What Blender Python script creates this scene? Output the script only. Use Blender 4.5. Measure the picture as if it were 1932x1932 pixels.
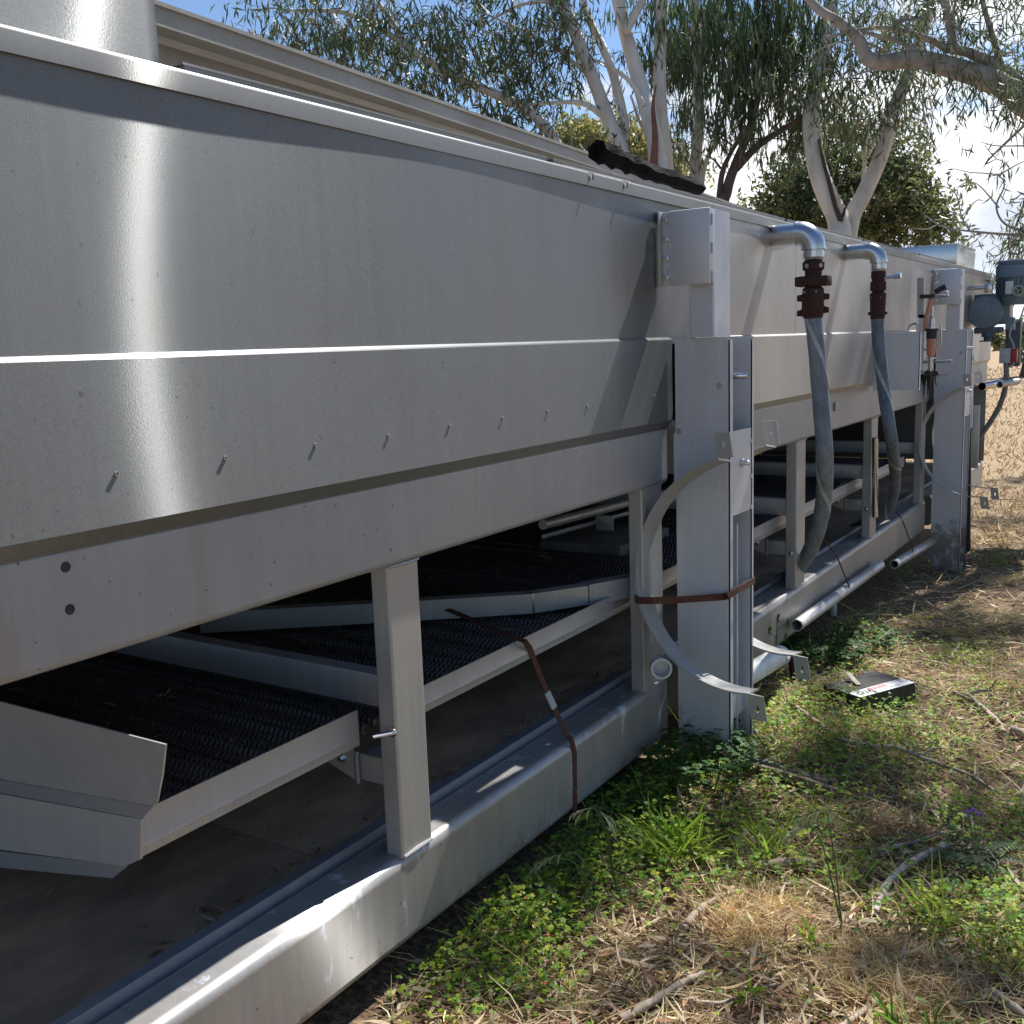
import bpy, bmesh, math, random
import numpy as np
from mathutils import Vector, Matrix
random.seed(7); RNG = np.random.default_rng(11)
for o in list(bpy.data.objects): bpy.data.objects.remove(o)
SC = bpy.context.scene; COL = SC.collection
# ------------------------------------------------------------------ camera
# the machine's long side runs along +Y, its outside faces +X, Z is up; metres
def _basis():
    f = 1932.0; vx, vy = 2235 - 966, 608 - 966; u = 1400 - 966
    dY = np.array([vx, vy, f]); dY /= np.linalg.norm(dY)
    yv = -(dY[0] * u + dY[2] * f) / dY[1]
    dD = np.array([u, yv, f]); dD /= np.linalg.norm(dD)
    if dD[1] < 0: dD = -dD
    dX = np.cross(dD, dY)
    if dX[0] < 0: dX = -dX
    return np.array([dX, dY, -dD])
RC = _basis(); CAM = np.array([0, 0, 1.5])
cam_d = bpy.data.cameras.new('camera'); cam = bpy.data.objects.new('camera', cam_d); COL.objects.link(cam)
M = Matrix.Identity(4)
for i in range(3):
    M[i][0] = RC[i, 0]; M[i][1] = -RC[i, 1]; M[i][2] = -RC[i, 2]
M.translation = CAM
cam.matrix_world = M
cam_d.sensor_width = 36; cam_d.lens = 36; cam_d.clip_start = 0.05; cam_d.clip_end = 6000
SC.camera = cam
# ------------------------------------------------------------------ light
SUN = np.array([0.078, 0.611, 0.788]); SUN /= np.linalg.norm(SUN)
world = bpy.data.worlds.new('World'); SC.world = world; world.use_nodes = True
wn = world.node_tree.nodes; wl = world.node_tree.links; wn.clear()
def wnode(t, **k):
    n = wn.new(t)
    for a, b in k.items(): setattr(n, a, b)
    return n
sky = wnode('ShaderNodeTexSky', sky_type='NISHITA'); sky.sun_disc = False
sky.sun_elevation = math.asin(SUN[2]); sky.sun_rotation = math.atan2(SUN[0], SUN[1])
sky.air_density = 1.0; sky.dust_density = 0.1; sky.ozone_density = 3.5; sky.altitude = 1200
bg = wnode('ShaderNodeBackground'); bg.inputs[1].default_value = 0.08
tc = wnode('ShaderNodeTexCoord'); mp = wnode('ShaderNodeMapping'); mp.inputs['Scale'].default_value = (1.0, 1.0, 2.2)
cn = wnode('ShaderNodeTexNoise'); cn.inputs['Scale'].default_value = 2.3; cn.inputs['Detail'].default_value = 8; cn.inputs['Roughness'].default_value = 0.58
cn2 = wnode('ShaderNodeTexNoise'); cn2.inputs['Scale'].default_value = 5.5; cn2.inputs['Detail'].default_value = 6
wl.new(tc.outputs['Generated'], mp.inputs['Vector']); wl.new(mp.outputs[0], cn.inputs['Vector']); wl.new(mp.outputs[0], cn2.inputs['Vector'])
sep = wnode('ShaderNodeSeparateXYZ'); wl.new(tc.outputs['Generated'], sep.inputs[0])
# cloud bank: low in the north (+Y), scattered clouds elsewhere
dt_ = wnode('ShaderNodeVectorMath', operation='DOT_PRODUCT'); dt_.inputs[1].default_value = (0.02, 0.99, 0.10); wl.new(tc.outputs['Generated'], dt_.inputs[0])
mx = wnode('ShaderNodeMath', operation='MULTIPLY_ADD'); mx.inputs[1].default_value = 0.34; mx.inputs[2].default_value = -0.115; wl.new(dt_.outputs['Value'], mx.inputs[0])
mz = wnode('ShaderNodeMath', operation='MULTIPLY_ADD'); mz.inputs[1].default_value = -0.88; wl.new(sep.outputs[2], mz.inputs[0]); wl.new(mx.outputs[0], mz.inputs[2])
ad = wnode('ShaderNodeMath', operation='ADD'); wl.new(cn.outputs[0], ad.inputs[0]); wl.new(mz.outputs[0], ad.inputs[1])
ramp = wnode('ShaderNodeMapRange', interpolation_type='SMOOTHSTEP'); ramp.inputs[1].default_value = 0.47; ramp.inputs[2].default_value = 0.60; wl.new(ad.outputs[0], ramp.inputs[0])
cr = wnode('ShaderNodeValToRGB'); wl.new(cn2.outputs[0], cr.inputs[0])
cr.color_ramp.elements[0].position = 0.38; cr.color_ramp.elements[0].color = (5.6, 6.0, 6.9, 1)
cr.color_ramp.elements[1].position = 0.60; cr.color_ramp.elements[1].color = (9.6, 9.7, 9.9, 1)
mixc = wnode('ShaderNodeMix', data_type='RGBA'); wl.new(ramp.outputs[0], mixc.inputs[0]); wl.new(sky.outputs[0], mixc.inputs[6]); wl.new(cr.outputs[0], mixc.inputs[7])
wo = wnode('ShaderNodeOutputWorld'); wl.new(mixc.outputs[2], bg.inputs[0]); wl.new(bg.outputs[0], wo.inputs[0])
sun_d = bpy.data.lights.new('sun', 'SUN'); sun_d.energy = 5.0; sun_d.angle = math.radians(0.53); sun_d.color = (1.0, 0.975, 0.94)
sun = bpy.data.objects.new('sun', sun_d); COL.objects.link(sun)
sun.rotation_euler = Vector(SUN).to_track_quat('Z', 'Y').to_euler(); sun.location = (5, 30, 40)
SC.view_settings.view_transform = 'Standard'; SC.view_settings.look = 'None'; SC.view_settings.gamma = 1
SC.view_settings.use_curve_mapping = False; SC.view_settings.exposure = 0.9
SC.render.engine = 'CYCLES'
SC.cycles.max_bounces = 8; SC.cycles.transparent_max_bounces = 8; SC.cycles.sample_clamp_indirect = 6
# ------------------------------------------------------------------ measuring: a point of the photograph to a point of the place
def ray(x, y):
    d = np.array([x - 966, y - 966, 1932.0]); d /= np.linalg.norm(d); return RC @ d
def aX(x, y, X): d = ray(x, y); return CAM + d * (X / d[0])
def aY(x, y, Y): d = ray(x, y); return CAM + d * (Y / d[1])
def aD(x, y, D): d = ray(x, y); return CAM + d * (D / (d @ RC[:, 2]))
def gz(x, y):
    """height of the ground"""
    y = np.asarray(y, float); x = np.asarray(x, float)
    z = -0.045 * np.clip(y - 3.3, 0, 11)
    near = np.exp(-((y - 4) / 9) ** 2)
    return z + 0.018 * near * (np.sin(3.1 * x + 1.3 * y) + np.sin(2.3 * y - 4.1 * x + 1)) * np.clip((x + 1.5) * 3 + .4, 0.2, 1)
def aG(x, y):
    P = None; z = 0.0
    for _ in range(6):
        d = ray(x, y); P = CAM + d * ((z - 1.5) / d[2]); z = float(gz(P[0], P[1]))
    return np.array([P[0], P[1], z])
# ------------------------------------------------------------------ materials
def newmat(name):
    m = bpy.data.materials.new(name); m.use_nodes = True
    return m, m.node_tree.nodes, m.node_tree.links, m.node_tree.nodes['Principled BSDF']
def steel(name, base=(.56, .56, .55), rough=.32, aniso=.0, tan=(0, 0, 1), grain=.4, stain=.35, stain_col=(.33, .27, .20), streak=.12, metal=1.0, spots=0.0, scale=330, brush=0.0, specks=0.0, soil=0.0):
    m, n, l, p = newmat(name)
    geo = n.new('ShaderNodeNewGeometry')
    p.inputs['Metallic'].default_value = metal
    if aniso > 0:
        p.inputs['Anisotropic'].default_value = aniso
        v = n.new('ShaderNodeCombineXYZ')
        for i in range(3): v.inputs[i].default_value = tan[i]
        l.new(v.outputs[0], p.inputs['Tangent'])
    g = n.new('ShaderNodeTexNoise'); g.inputs['Scale'].default_value = scale; g.inputs['Detail'].default_value = 2; l.new(geo.outputs['Position'], g.inputs['Vector'])
    big = n.new('ShaderNodeTexNoise'); big.inputs['Scale'].default_value = 2.2; big.inputs['Detail'].default_value = 6; big.inputs['Roughness'].default_value = .62; l.new(geo.outputs['Position'], big.inputs['Vector'])
    mp = n.new('ShaderNodeMapping'); mp.inputs['Scale'].default_value = (38, 38, 1.6); l.new(geo.outputs['Position'], mp.inputs[0])
    st = n.new('ShaderNodeTexNoise'); st.inputs['Scale'].default_value = 1; st.inputs['Detail'].default_value = 5; l.new(mp.outputs[0], st.inputs['Vector'])
    r1 = n.new('ShaderNodeMapRange'); r1.inputs[1].default_value = .42; r1.inputs[2].default_value = .75; r1.inputs[3].default_value = 0; r1.inputs[4].default_value = stain; l.new(big.outputs[0], r1.inputs[0])
    c1 = n.new('ShaderNodeMix'); c1.data_type = 'RGBA'; c1.inputs[6].default_value = (*base, 1); c1.inputs[7].default_value = (*stain_col, 1); l.new(r1.outputs[0], c1.inputs[0])
    r2 = n.new('ShaderNodeMapRange'); r2.inputs[1].default_value = .3; r2.inputs[2].default_value = .7; r2.inputs[3].default_value = 1 - streak; r2.inputs[4].default_value = 1 + streak * .4; l.new(st.outputs[0], r2.inputs[0])
    r3 = n.new('ShaderNodeMapRange'); r3.inputs[1].default_value = .3; r3.inputs[2].default_value = .7; r3.inputs[3].default_value = 1 - grain * .3; r3.inputs[4].default_value = 1 + grain * .3; l.new(g.outputs[0], r3.inputs[0])
    mm = n.new('ShaderNodeMath'); mm.operation = 'MULTIPLY'; l.new(r2.outputs[0], mm.inputs[0]); l.new(r3.outputs[0], mm.inputs[1])
    vs = n.new('ShaderNodeVectorMath'); vs.operation = 'SCALE'; l.new(c1.outputs[2], vs.inputs[0]); l.new(mm.outputs[0], vs.inputs[3])
    last = vs.outputs[0]
    if specks > 0:
        mr = n.new('ShaderNodeMapping'); mr.inputs['Scale'].default_value = (7, 7, .8); l.new(geo.outputs['Position'], mr.inputs[0])
        ru = n.new('ShaderNodeTexNoise'); ru.inputs['Scale'].default_value = 1; ru.inputs['Detail'].default_value = 7; ru.inputs['Roughness'].default_value = .65; l.new(mr.outputs[0], ru.inputs['Vector'])
        ru2 = n.new('ShaderNodeMapRange'); ru2.inputs[1].default_value = .60; ru2.inputs[2].default_value = .78; ru2.inputs[4].default_value = .5 * min(1, specks); l.new(ru.outputs[0], ru2.inputs[0])
        c8 = n.new('ShaderNodeMix'); c8.data_type = 'RGBA'; l.new(ru2.outputs[0], c8.inputs[0]); l.new(last, c8.inputs[6]); c8.inputs[7].default_value = (.27, .18, .11, 1); last = c8.outputs[2]
    if soil > 0:   # soil splashed up from the ground
        sz = n.new('ShaderNodeSeparateXYZ'); l.new(geo.outputs['Position'], sz.inputs[0]); so = n.new('ShaderNodeTexNoise'); so.inputs['Scale'].default_value = 14; so.inputs['Detail'].default_value = 8; so.inputs['Roughness'].default_value = .75; l.new(geo.outputs['Position'], so.inputs['Vector'])
        s1 = n.new('ShaderNodeMapRange'); s1.inputs[1].default_value = soil; s1.inputs[2].default_value = 0; s1.inputs[3].default_value = -.28; s1.inputs[4].default_value = .10; l.new(sz.outputs[2], s1.inputs[0])
        s2 = n.new('ShaderNodeMath'); s2.operation = 'ADD'; l.new(so.outputs[0], s2.inputs[0]); l.new(s1.outputs[0], s2.inputs[1])
        s3 = n.new('ShaderNodeMapRange'); s3.inputs[1].default_value = .44; s3.inputs[2].default_value = .58; s3.inputs[4].default_value = .8; l.new(s2.outputs[0], s3.inputs[0])
        c7 = n.new('ShaderNodeMix'); c7.data_type = 'RGBA'; l.new(s3.outputs[0], c7.inputs[0]); l.new(last, c7.inputs[6]); c7.inputs[7].default_value = (.19, .14, .095, 1); last = c7.outputs[2]
    if specks > 0:   # fly specks, grit and small scuffs
        for sc_, lo_, col_ in ((70, .735, (.03, .027, .024, 1)), (48, .775, (.36, .34, .31, 1))):
            k_ = n.new('ShaderNodeTexNoise'); k_.inputs['Scale'].default_value = sc_; k_.inputs['Detail'].default_value = 1.5; l.new(geo.outputs['Position'], k_.inputs['Vector'])
            k2 = n.new('ShaderNodeMapRange'); k2.inputs[1].default_value = lo_; k2.inputs[2].default_value = lo_ + .02; k2.inputs[4].default_value = specks * .8; l.new(k_.outputs[0], k2.inputs[0])
            c9 = n.new('ShaderNodeMix'); c9.data_type = 'RGBA'; l.new(k2.outputs[0], c9.inputs[0]); l.new(last, c9.inputs[6]); c9.inputs[7].default_value = col_; last = c9.outputs[2]
    if spots > 0:
        sp = n.new('ShaderNodeTexNoise'); sp.inputs['Scale'].default_value = 9; sp.inputs['Detail'].default_value = 9; sp.inputs['Roughness'].default_value = .75; l.new(geo.outputs['Position'], sp.inputs['Vector'])
        mp2 = n.new('ShaderNodeMapping'); mp2.inputs['Scale'].default_value = (1, 1, .25); l.new(geo.outputs['Position'], mp2.inputs[0]); l.new(mp2.outputs[0], sp.inputs['Vector'])
        rs = n.new('ShaderNodeMapRange'); rs.inputs[1].default_value = .575; rs.inputs[2].default_value = .65; rs.inputs[3].default_value = 0; rs.inputs[4].default_value = min(1, spots * 1.35); l.new(sp.outputs[0], rs.inputs[0])
        c2 = n.new('ShaderNodeMix'); c2.data_type = 'RGBA'; l.new(rs.outputs[0], c2.inputs[0]); l.new(last, c2.inputs[6]); c2.inputs[7].default_value = (.62, .68, .76, 1)
        last = c2.outputs[2]
        mt = n.new('ShaderNodeMath'); mt.operation = 'MULTIPLY_ADD'; mt.inputs[1].default_value = -.75 * metal; mt.inputs[2].default_value = metal; l.new(rs.outputs[0], mt.inputs[0]); l.new(mt.outputs[0], p.inputs['Metallic'])
    l.new(last, p.inputs['Base Color'])
    rr = n.new('ShaderNodeMapRange'); rr.inputs[1].default_value = .3; rr.inputs[2].default_value = .7; rr.inputs[3].default_value = rough * .88; rr.inputs[4].default_value = rough * 1.12; l.new(big.outputs[0], rr.inputs[0]); l.new(rr.outputs[0], p.inputs['Roughness'])
    b = n.new('ShaderNodeBump'); b.inputs['Strength'].default_value = min(grain, .2) * .6; b.inputs['Distance'].default_value = .0005; l.new(g.outputs[0], b.inputs['Height']); l.new(b.outputs[0], p.inputs['Normal'])
    if brush > 0:   # rolled sheet: grain along Y, so glints spread up and down
        gl = n.new('ShaderNodeBsdfAnisotropic'); gl.inputs['Roughness'].default_value = .26; gl.inputs['Anisotropy'].default_value = .87
        tv = n.new('ShaderNodeCombineXYZ'); tv.inputs[1].default_value = 1; l.new(tv.outputs[0], gl.inputs['Tangent']); l.new(last, gl.inputs[0]); b2 = n.new('ShaderNodeBump'); b2.inputs['Strength'].default_value = .10; b2.inputs['Distance'].default_value = .0004; l.new(g.outputs[0], b2.inputs['Height']); l.new(b2.outputs[0], gl.inputs['Normal'])
        ms = n.new('ShaderNodeMixShader'); ms.inputs[0].default_value = brush; l.new(p.outputs[0], ms.inputs[1]); l.new(gl.outputs[0], ms.inputs[2]); l.new(ms.outputs[0], n['Material Output'].inputs[0])
    return m
def matte(name, base, base2=None, rough=.7, scale=30, metal=0.0, bump=.3, spec=.4, detail=5, stretch=None, lo=.35, hi=.65):
    m, n, l, p = newmat(name)
    p.inputs['Roughness'].default_value = rough; p.inputs['Metallic'].default_value = metal; p.inputs['Specular IOR Level'].default_value = spec
    geo = n.new('ShaderNodeNewGeometry')
    t = n.new('ShaderNodeTexNoise'); t.inputs['Scale'].default_value = scale; t.inputs['Detail'].default_value = detail; t.inputs['Roughness'].default_value = .6
    if stretch:
        mp = n.new('ShaderNodeMapping'); mp.inputs['Scale'].default_value = stretch; l.new(geo.outputs['Position'], mp.inputs[0]); l.new(mp.outputs[0], t.inputs['Vector'])
    else: l.new(geo.outputs['Position'], t.inputs['Vector'])
    base2 = base2 or tuple(c * .6 for c in base)
    r = n.new('ShaderNodeMapRange'); r.inputs[1].default_value = lo; r.inputs[2].default_value = hi; l.new(t.outputs[0], r.inputs[0])
    c = n.new('ShaderNodeMix'); c.data_type = 'RGBA'; c.inputs[6].default_value = (*base, 1); c.inputs[7].default_value = (*base2, 1); l.new(r.outputs[0], c.inputs[0]); l.new(c.outputs[2], p.inputs['Base Color'])
    if bump:
        b = n.new('ShaderNodeBump'); b.inputs['Strength'].default_value = bump; b.inputs['Distance'].default_value = .3 / scale; l.new(t.outputs[0], b.inputs['Height']); l.new(b.outputs[0], p.inputs['Normal'])
    return m
def leafmat(name, spec=.5, rough=.45, trans=.35):
    """colour of each leaf from its own attribute; thin and translucent"""
    m, n, l, p = newmat(name)
    a = n.new('ShaderNodeAttribute'); a.attribute_name = 'tint'
    l.new(a.outputs['Color'], p.inputs['Base Color']); p.inputs['Roughness'].default_value = rough; p.inputs['Specular IOR Level'].default_value = spec
    t = n.new('ShaderNodeBsdfTranslucent'); l.new(a.outputs['Color'], t.inputs[0])
    mx = n.new('ShaderNodeMixShader'); mx.inputs[0].default_value = trans
    l.new(p.outputs[0], mx.inputs[1]); l.new(t.outputs[0], mx.inputs[2]); l.new(mx.outputs[0], n['Material Output'].inputs[0])
    return m
PANEL = steel('brushed_panel_steel', (.215, .223, .222), .52, .72, grain=.4, stain=.35, stain_col=(.17, .158, .145), streak=.05, metal=.85, brush=.20, specks=.35)
PANEL2 = steel('dull_panel_with_reflection', (.44, .425, .40), .5, .4, grain=.3, stain=.45, stain_col=(.35, .30, .24), streak=.06, metal=.55, brush=.1, specks=.8)  # duller far sheets; brightness of the mirrored field is put into the base colour
LIP = steel('lip_steel', (.25, .25, .24), .48, .5, grain=.22, stain=.3, stain_col=(.20, .18, .155), streak=.04, metal=.6, brush=.22, specks=.4)
SKIRT = steel('skirt_steel', (.215, .223, .222), .52, .72, grain=.4, stain=.35, stain_col=(.17, .158, .145), streak=.05, metal=.85, brush=.20, specks=.45)
BEAM = steel('beam_steel', (.345, .355, .37), .45, grain=.2, stain=.45, stain_col=(.28, .255, .235), streak=.06, metal=.35, specks=.8)
BASE = steel('base_beam_steel', (.40, .39, .375), .42, grain=.2, stain=.6, stain_col=(.28, .245, .21), streak=.10, metal=.45, spots=.6, brush=.15, specks=.6, soil=.24)
POST = steel('dull_post_steel', (.60, .615, .65), .5, grain=.2, stain=.4, stain_col=(.45, .445, .46), streak=.04, spots=.35, metal=.35, specks=.3, soil=.30)
FRAME = steel('frame_steel', (.42, .415, .40), .45, grain=.18, stain=.5, stain_col=(.30, .265, .23), streak=.07, metal=.4, specks=.4)
INNER = steel('inner_steel', (.36, .375, .39), .45, grain=.15, stain=.5, stain_col=(.24, .215, .19), streak=.08, metal=.4)
TANST = steel('roof_steel', (.30, .28, .25), .5, grain=.25, stain=.6, stain_col=(.21, .185, .155), streak=.06, metal=.3)
PIPEST = steel('pipe_steel', (.55, .56, .58), .28, grain=.08, stain=.2, streak=.05)
BRIGHT = steel('bright_steel', (.75, .75, .76), .2, grain=.05, stain=.1, streak=.03)
ALU = steel('weathered_pipe', (.62, .61, .58), .5, grain=.2, stain=.7, stain_col=(.30, .22, .17), streak=.2, metal=.6)
PAN = matte('dusty_pan', (.44, .30, .19), (.24, .17, .115), .85, 7, spec=.15, bump=.15, stretch=(1, .5, 1))
RODM = matte('black_belt_plastic', (.035, .032, .031), (.06, .05, .042), .36, 60, bump=.1, spec=.6)
DARKIN = matte('grimy_inner_panel', (.20, .185, .17), (.12, .11, .10), .8, 6)
RUST = matte('dark_rust', (.06, .021, .016), (.022, .012, .011), .8, 60, bump=.5)
STRAPM = matte('rusted_strap', (.13, .045, .025), (.06, .025, .018), .75, 90, bump=.4)
WIRE = matte('rusty_wire', (.10, .06, .045), (.05, .03, .025), .7, 90)
HOSE1 = matte('blue_grey_hose', (.21, .24, .28), (.12, .14, .165), .68, 26, bump=.35, stretch=(1, 1, .5))
HOSE2 = matte('slate_hose', (.15, .185, .23), (.085, .105, .13), .68, 26, bump=.35, stretch=(1, 1, .5))
STRIPE = matte('pale_hose_stripe', (.42, .46, .48), (.28, .31, .33), .7, 40)
PVC = matte('white_pvc', (.74, .75, .74), (.58, .57, .54), .4, 14, bump=.05)
MOTOR = matte('blue_grey_enamel', (.155, .215, .255), (.115, .16, .19), .42, 14, bump=.08, spec=.5)
MOTORD = matte('dark_blue_enamel', (.085, .12, .145), (.05, .07, .085), .5, 14, bump=.08)
BLACK = matte('black_plastic', (.02, .02, .021), (.035, .034, .033), .5, 30, bump=.1)
CHAR = matte('charred_wood', (.005, .005, .006), (.012, .010, .009), .9, 22, bump=.6, spec=.1, stretch=(3, 1, 3))
RED = matte('red_plastic', (.32, .03, .02), (.24, .03, .02), .5, 20, bump=.05)
GREYP = matte('grey_box_plastic', (.42, .45, .46), (.36, .38, .39), .5, 20, bump=.05)
ORANGE = matte('salmon_valve_body', (.62, .27, .17), (.50, .21, .13), .5, 20, bump=.05)
WHITEP = matte('white_print', (.75, .75, .73), (.66, .66, .64), .5, 20, bump=.0)
PINKRED = matte('faded_red_print', (.62, .16, .17), (.55, .17, .18), .5, 40, bump=.0)
INK = matte('black_print', (.04, .04, .05), (.06, .06, .07), .5, 40, bump=.0)
BLUEINK = matte('blue_print', (.16, .19, .34), (.25, .27, .40), .5, 40, bump=.0)
WOOD = matte('grey_rotten_wood', (.30, .235, .17), (.13, .095, .07), .9, 14, bump=.8, stretch=(1, 1, 1))
STICK = matte('weathered_stick', (.46, .37, .28), (.26, .20, .15), .85, 26, bump=.6)
PALEBARK = matte('pale_gum_bark', (.72, .67, .60), (.50, .44, .38), .8, 2.2, bump=.15, stretch=(2, 2, .6), lo=.42, hi=.68)
PINKBARK = matte('pinkish_gum_bark', (.42, .34, .29), (.25, .19, .16), .85, 3, bump=.2, stretch=(2, 2, .5))
BROWNBARK = matte('brown_bark', (.15, .10, .08), (.09, .065, .055), .9, 6, bump=.5, stretch=(2, 2, .5))
DARKBARK = matte('torn_dark_bark', (.06, .04, .035), (.10, .06, .045), .9, 12, bump=.6)
LIMBBARK = matte('grey_limb_bark', (.44, .385, .34), (.24, .205, .18), .9, 5, bump=.4)
LEAF = leafmat('leaf_surface'); WEED = leafmat('weed_surface', .3, .5, .5); DRY = leafmat('dry_surface', .3, .65, .25)
# ------------------------------------------------------------------ mesh helpers
ORIG = {}
class MB:
    def __init__(s): s.v = []; s.f = []
    def add(s, vs, fs):
        k = len(s.v); s.v += [tuple(map(float, p)) for p in vs]; s.f += [tuple(i + k for i in f) for f in fs]; return s
    def box(s, a, b, bev=.003, seg=2, rot=None):
        a = np.minimum(a, b) if rot is None else np.array(a); 
        b = np.array(b)
        lo = np.minimum(a, b); hi = np.maximum(a, b); 
        return s.bmbox(lo, hi, bev, seg, rot)
    def bmbox(s, lo, hi, bev, seg, rot=None):
        bm = bmesh.new(); bmesh.ops.create_cube(bm, size=1)
        c = (np.array(lo) + np.array(hi)) / 2; d = np.array(hi) - np.array(lo)
        for v in bm.verts: v.co = Vector((v.co.x * d[0], v.co.y * d[1], v.co.z * d[2]))
        bev = min(bev, min(d) * .45)
        if bev > 0: bmesh.ops.bevel(bm, geom=bm.edges[:], offset=bev, segments=seg, affect='EDGES', profile=.5)
        for v in bm.verts:
            q = Vector(v.co)
            if rot is not None: q = rot @ q
            v.co = q + Vector(c)
        bm.verts.index_update(); s.add([v.co for v in bm.verts], [[v.index for v in f.verts] for f in bm.faces]); bm.free(); return s
    def prism(s, poly, ext, cap=True):
        """poly: closed outline of 3-D points, swept by the vector ext"""
        n = len(poly); P = [np.array(p, float) for p in poly]; e = np.array(ext, float)
        fs = [(i, (i + 1) % n, n + (i + 1) % n, n + i) for i in range(n)]
        if cap: fs += [tuple(range(n))[::-1], tuple(range(n, 2 * n))]
        return s.add(P + [p + e for p in P], fs)
    def prof(s, xz, y0, y1, ny=1):
        """profile in X,Z swept along Y, with ny segments"""
        n = len(xz); vs = []; fs = []
        for k in range(ny + 1):
            y = y0 + (y1 - y0) * k / ny; vs += [(x, y, z) for x, z in xz]
        for k in range(ny):
            for i in range(n): fs.append((k * n + i, k * n + (i + 1) % n, (k + 1) * n + (i + 1) % n, (k + 1) * n + i))
        fs += [tuple(range(n))[::-1], tuple(range(ny * n, ny * n + n))]
        return s.add(vs, fs)
    def tube(s, path, r, n=10, cap=True, squash=None):
        P = [np.array(p, float) for p in path]; m = len(P)
        if np.isscalar(r): r = [r] * m
        T = []
        for i in range(m):
            t = P[min(i + 1, m - 1)] - P[max(i - 1, 0)]; T.append(t / (np.linalg.norm(t) + 1e-12))
        u = np.cross(T[0], [0, 0, 1.0])
        if np.linalg.norm(u) < .1: u = np.cross(T[0], [1.0, 0, 0])
        u /= np.linalg.norm(u); vs = []; fs = []
        for i in range(m):
            u = u - T[i] * (u @ T[i]); u /= np.linalg.norm(u); w = np.cross(T[i], u)
            for k in range(n):
                a = 2 * math.pi * k / n; vs.append(P[i] + r[i] * (math.cos(a) * u + math.sin(a) * w))
        for i in range(m - 1):
            for k in range(n): fs.append((i * n + k, i * n + (k + 1) % n, (i + 1) * n + (k + 1) % n, (i + 1) * n + k))
        if cap: fs += [tuple(range(n))[::-1], tuple(range((m - 1) * n, m * n))]
        return s.add(vs, fs)
    def lathe(s, o, axis, pr, n=24, cap=True):
        """pr: list of (distance along axis, radius)"""
        o = np.array(o, float); a = np.array(axis, float); a /= np.linalg.norm(a)
        u = np.cross(a, [0, 0, 1.0])
        if np.linalg.norm(u) < .1: u = np.cross(a, [1.0, 0, 0])
        u /= np.linalg.norm(u); w = np.cross(a, u); vs = []; fs = []
        for t, r in pr:
            for k in range(n):
                q = 2 * math.pi * k / n; vs.append(o + a * t + r * (math.cos(q) * u + math.sin(q) * w))
        for i in range(len(pr) - 1):
            for k in range(n): fs.append((i * n + k, i * n + (k + 1) % n, (i + 1) * n + (k + 1) % n, (i + 1) * n + k))
        if cap: fs += [tuple(range(n))[::-1], tuple(range((len(pr) - 1) * n, len(pr) * n))]
        return s.add(vs, fs)
    def bolt(s, o, axis, r=.009, h=.008):
        s.lathe(o, axis, [(0, r * 1.45), (h * .22, r * 1.45)], 14); a = np.array(axis, float); a /= np.linalg.norm(a)
        return s.lathe(np.array(o) + a * h * .22, axis, [(0, r), (h * .7, r), (h * .85, r * .8)], 6)
    def ribbon(s, path, width_dir, w, th):
        """flat bar following path; width along width_dir, thickness across"""
        P = [np.array(p, float) for p in path]; m = len(P); vs = []; fs = []
        wd = np.array(width_dir, float)
        for i in range(m):
            t = P[min(i + 1, m - 1)] - P[max(i - 1, 0)]; t /= np.linalg.norm(t)
            wv = wd - t * (wd @ t); wv /= np.linalg.norm(wv); nn = np.cross(t, wv)
            for a, b in ((-1, -1), (1, -1), (1, 1), (-1, 1)): vs.append(P[i] + wv * a * w / 2 + nn * b * th / 2)
        for i in range(m - 1):
            for k in range(4): fs.append((i * 4 + k, i * 4 + (k + 1) % 4, i * 4 + 4 + (k + 1) % 4, i * 4 + 4 + k))
        fs += [(3, 2, 1, 0), tuple(range(4 * m - 4, 4 * m))]
        return s.add(vs, fs)
    def build(s, name, mat, parent=None, ang=32, kind=None, smooth=True):
        me = bpy.data.meshes.new(name)
        off = np.array(ORIG.get(parent.name, (0, 0, 0))) if parent else np.zeros(3)
        me.from_pydata([tuple(np.array(p) - off) for p in s.v], [], s.f)
        bm = bmesh.new(); bm.from_mesh(me); bmesh.ops.recalc_face_normals(bm, faces=bm.faces); bm.to_mesh(me); bm.free()
        if smooth:
            me.polygons.foreach_set('use_smooth', [True] * len(me.polygons)); me.set_sharp_from_angle(angle=math.radians(ang))
        me.materials.append(mat)
        o = bpy.data.objects.new(name, me); COL.objects.link(o)
        if parent: o.parent = parent; ORIG[o.name] = tuple(off)
        if kind: o['kind'] = kind
        if ang == 40: w_ = o.modifiers.new('even_shading', 'WEIGHTED_NORMAL'); w_.keep_sharp = True; w_.weight = 80
        return o
def tag(o, label, cat, group=None):
    o['label'] = label; o['category'] = cat
    if group: o['group'] = group
    return o
def thing(name, label, cat, loc=(0, 0, 0), group=None):
    o = bpy.data.objects.new(name, None); COL.objects.link(o); o.empty_display_size = .1
    o.location = tuple(map(float, loc)); ORIG[o.name] = tuple(map(float, loc)); return tag(o, label, cat, group)
def dup(root, loc, rz=0, label=None, sc=1.0):
    r = root.copy(); COL.objects.link(r); r.location = tuple(map(float, loc)); r.rotation_euler = (0, 0, rz); r.scale = (sc, sc, sc)
    if label: r['label'] = label
    for ch in root.children:
        c = ch.copy(); COL.objects.link(c); c.parent = r
        for g in ch.children: d = g.copy(); COL.objects.link(d); d.parent = c
    return r
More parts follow.
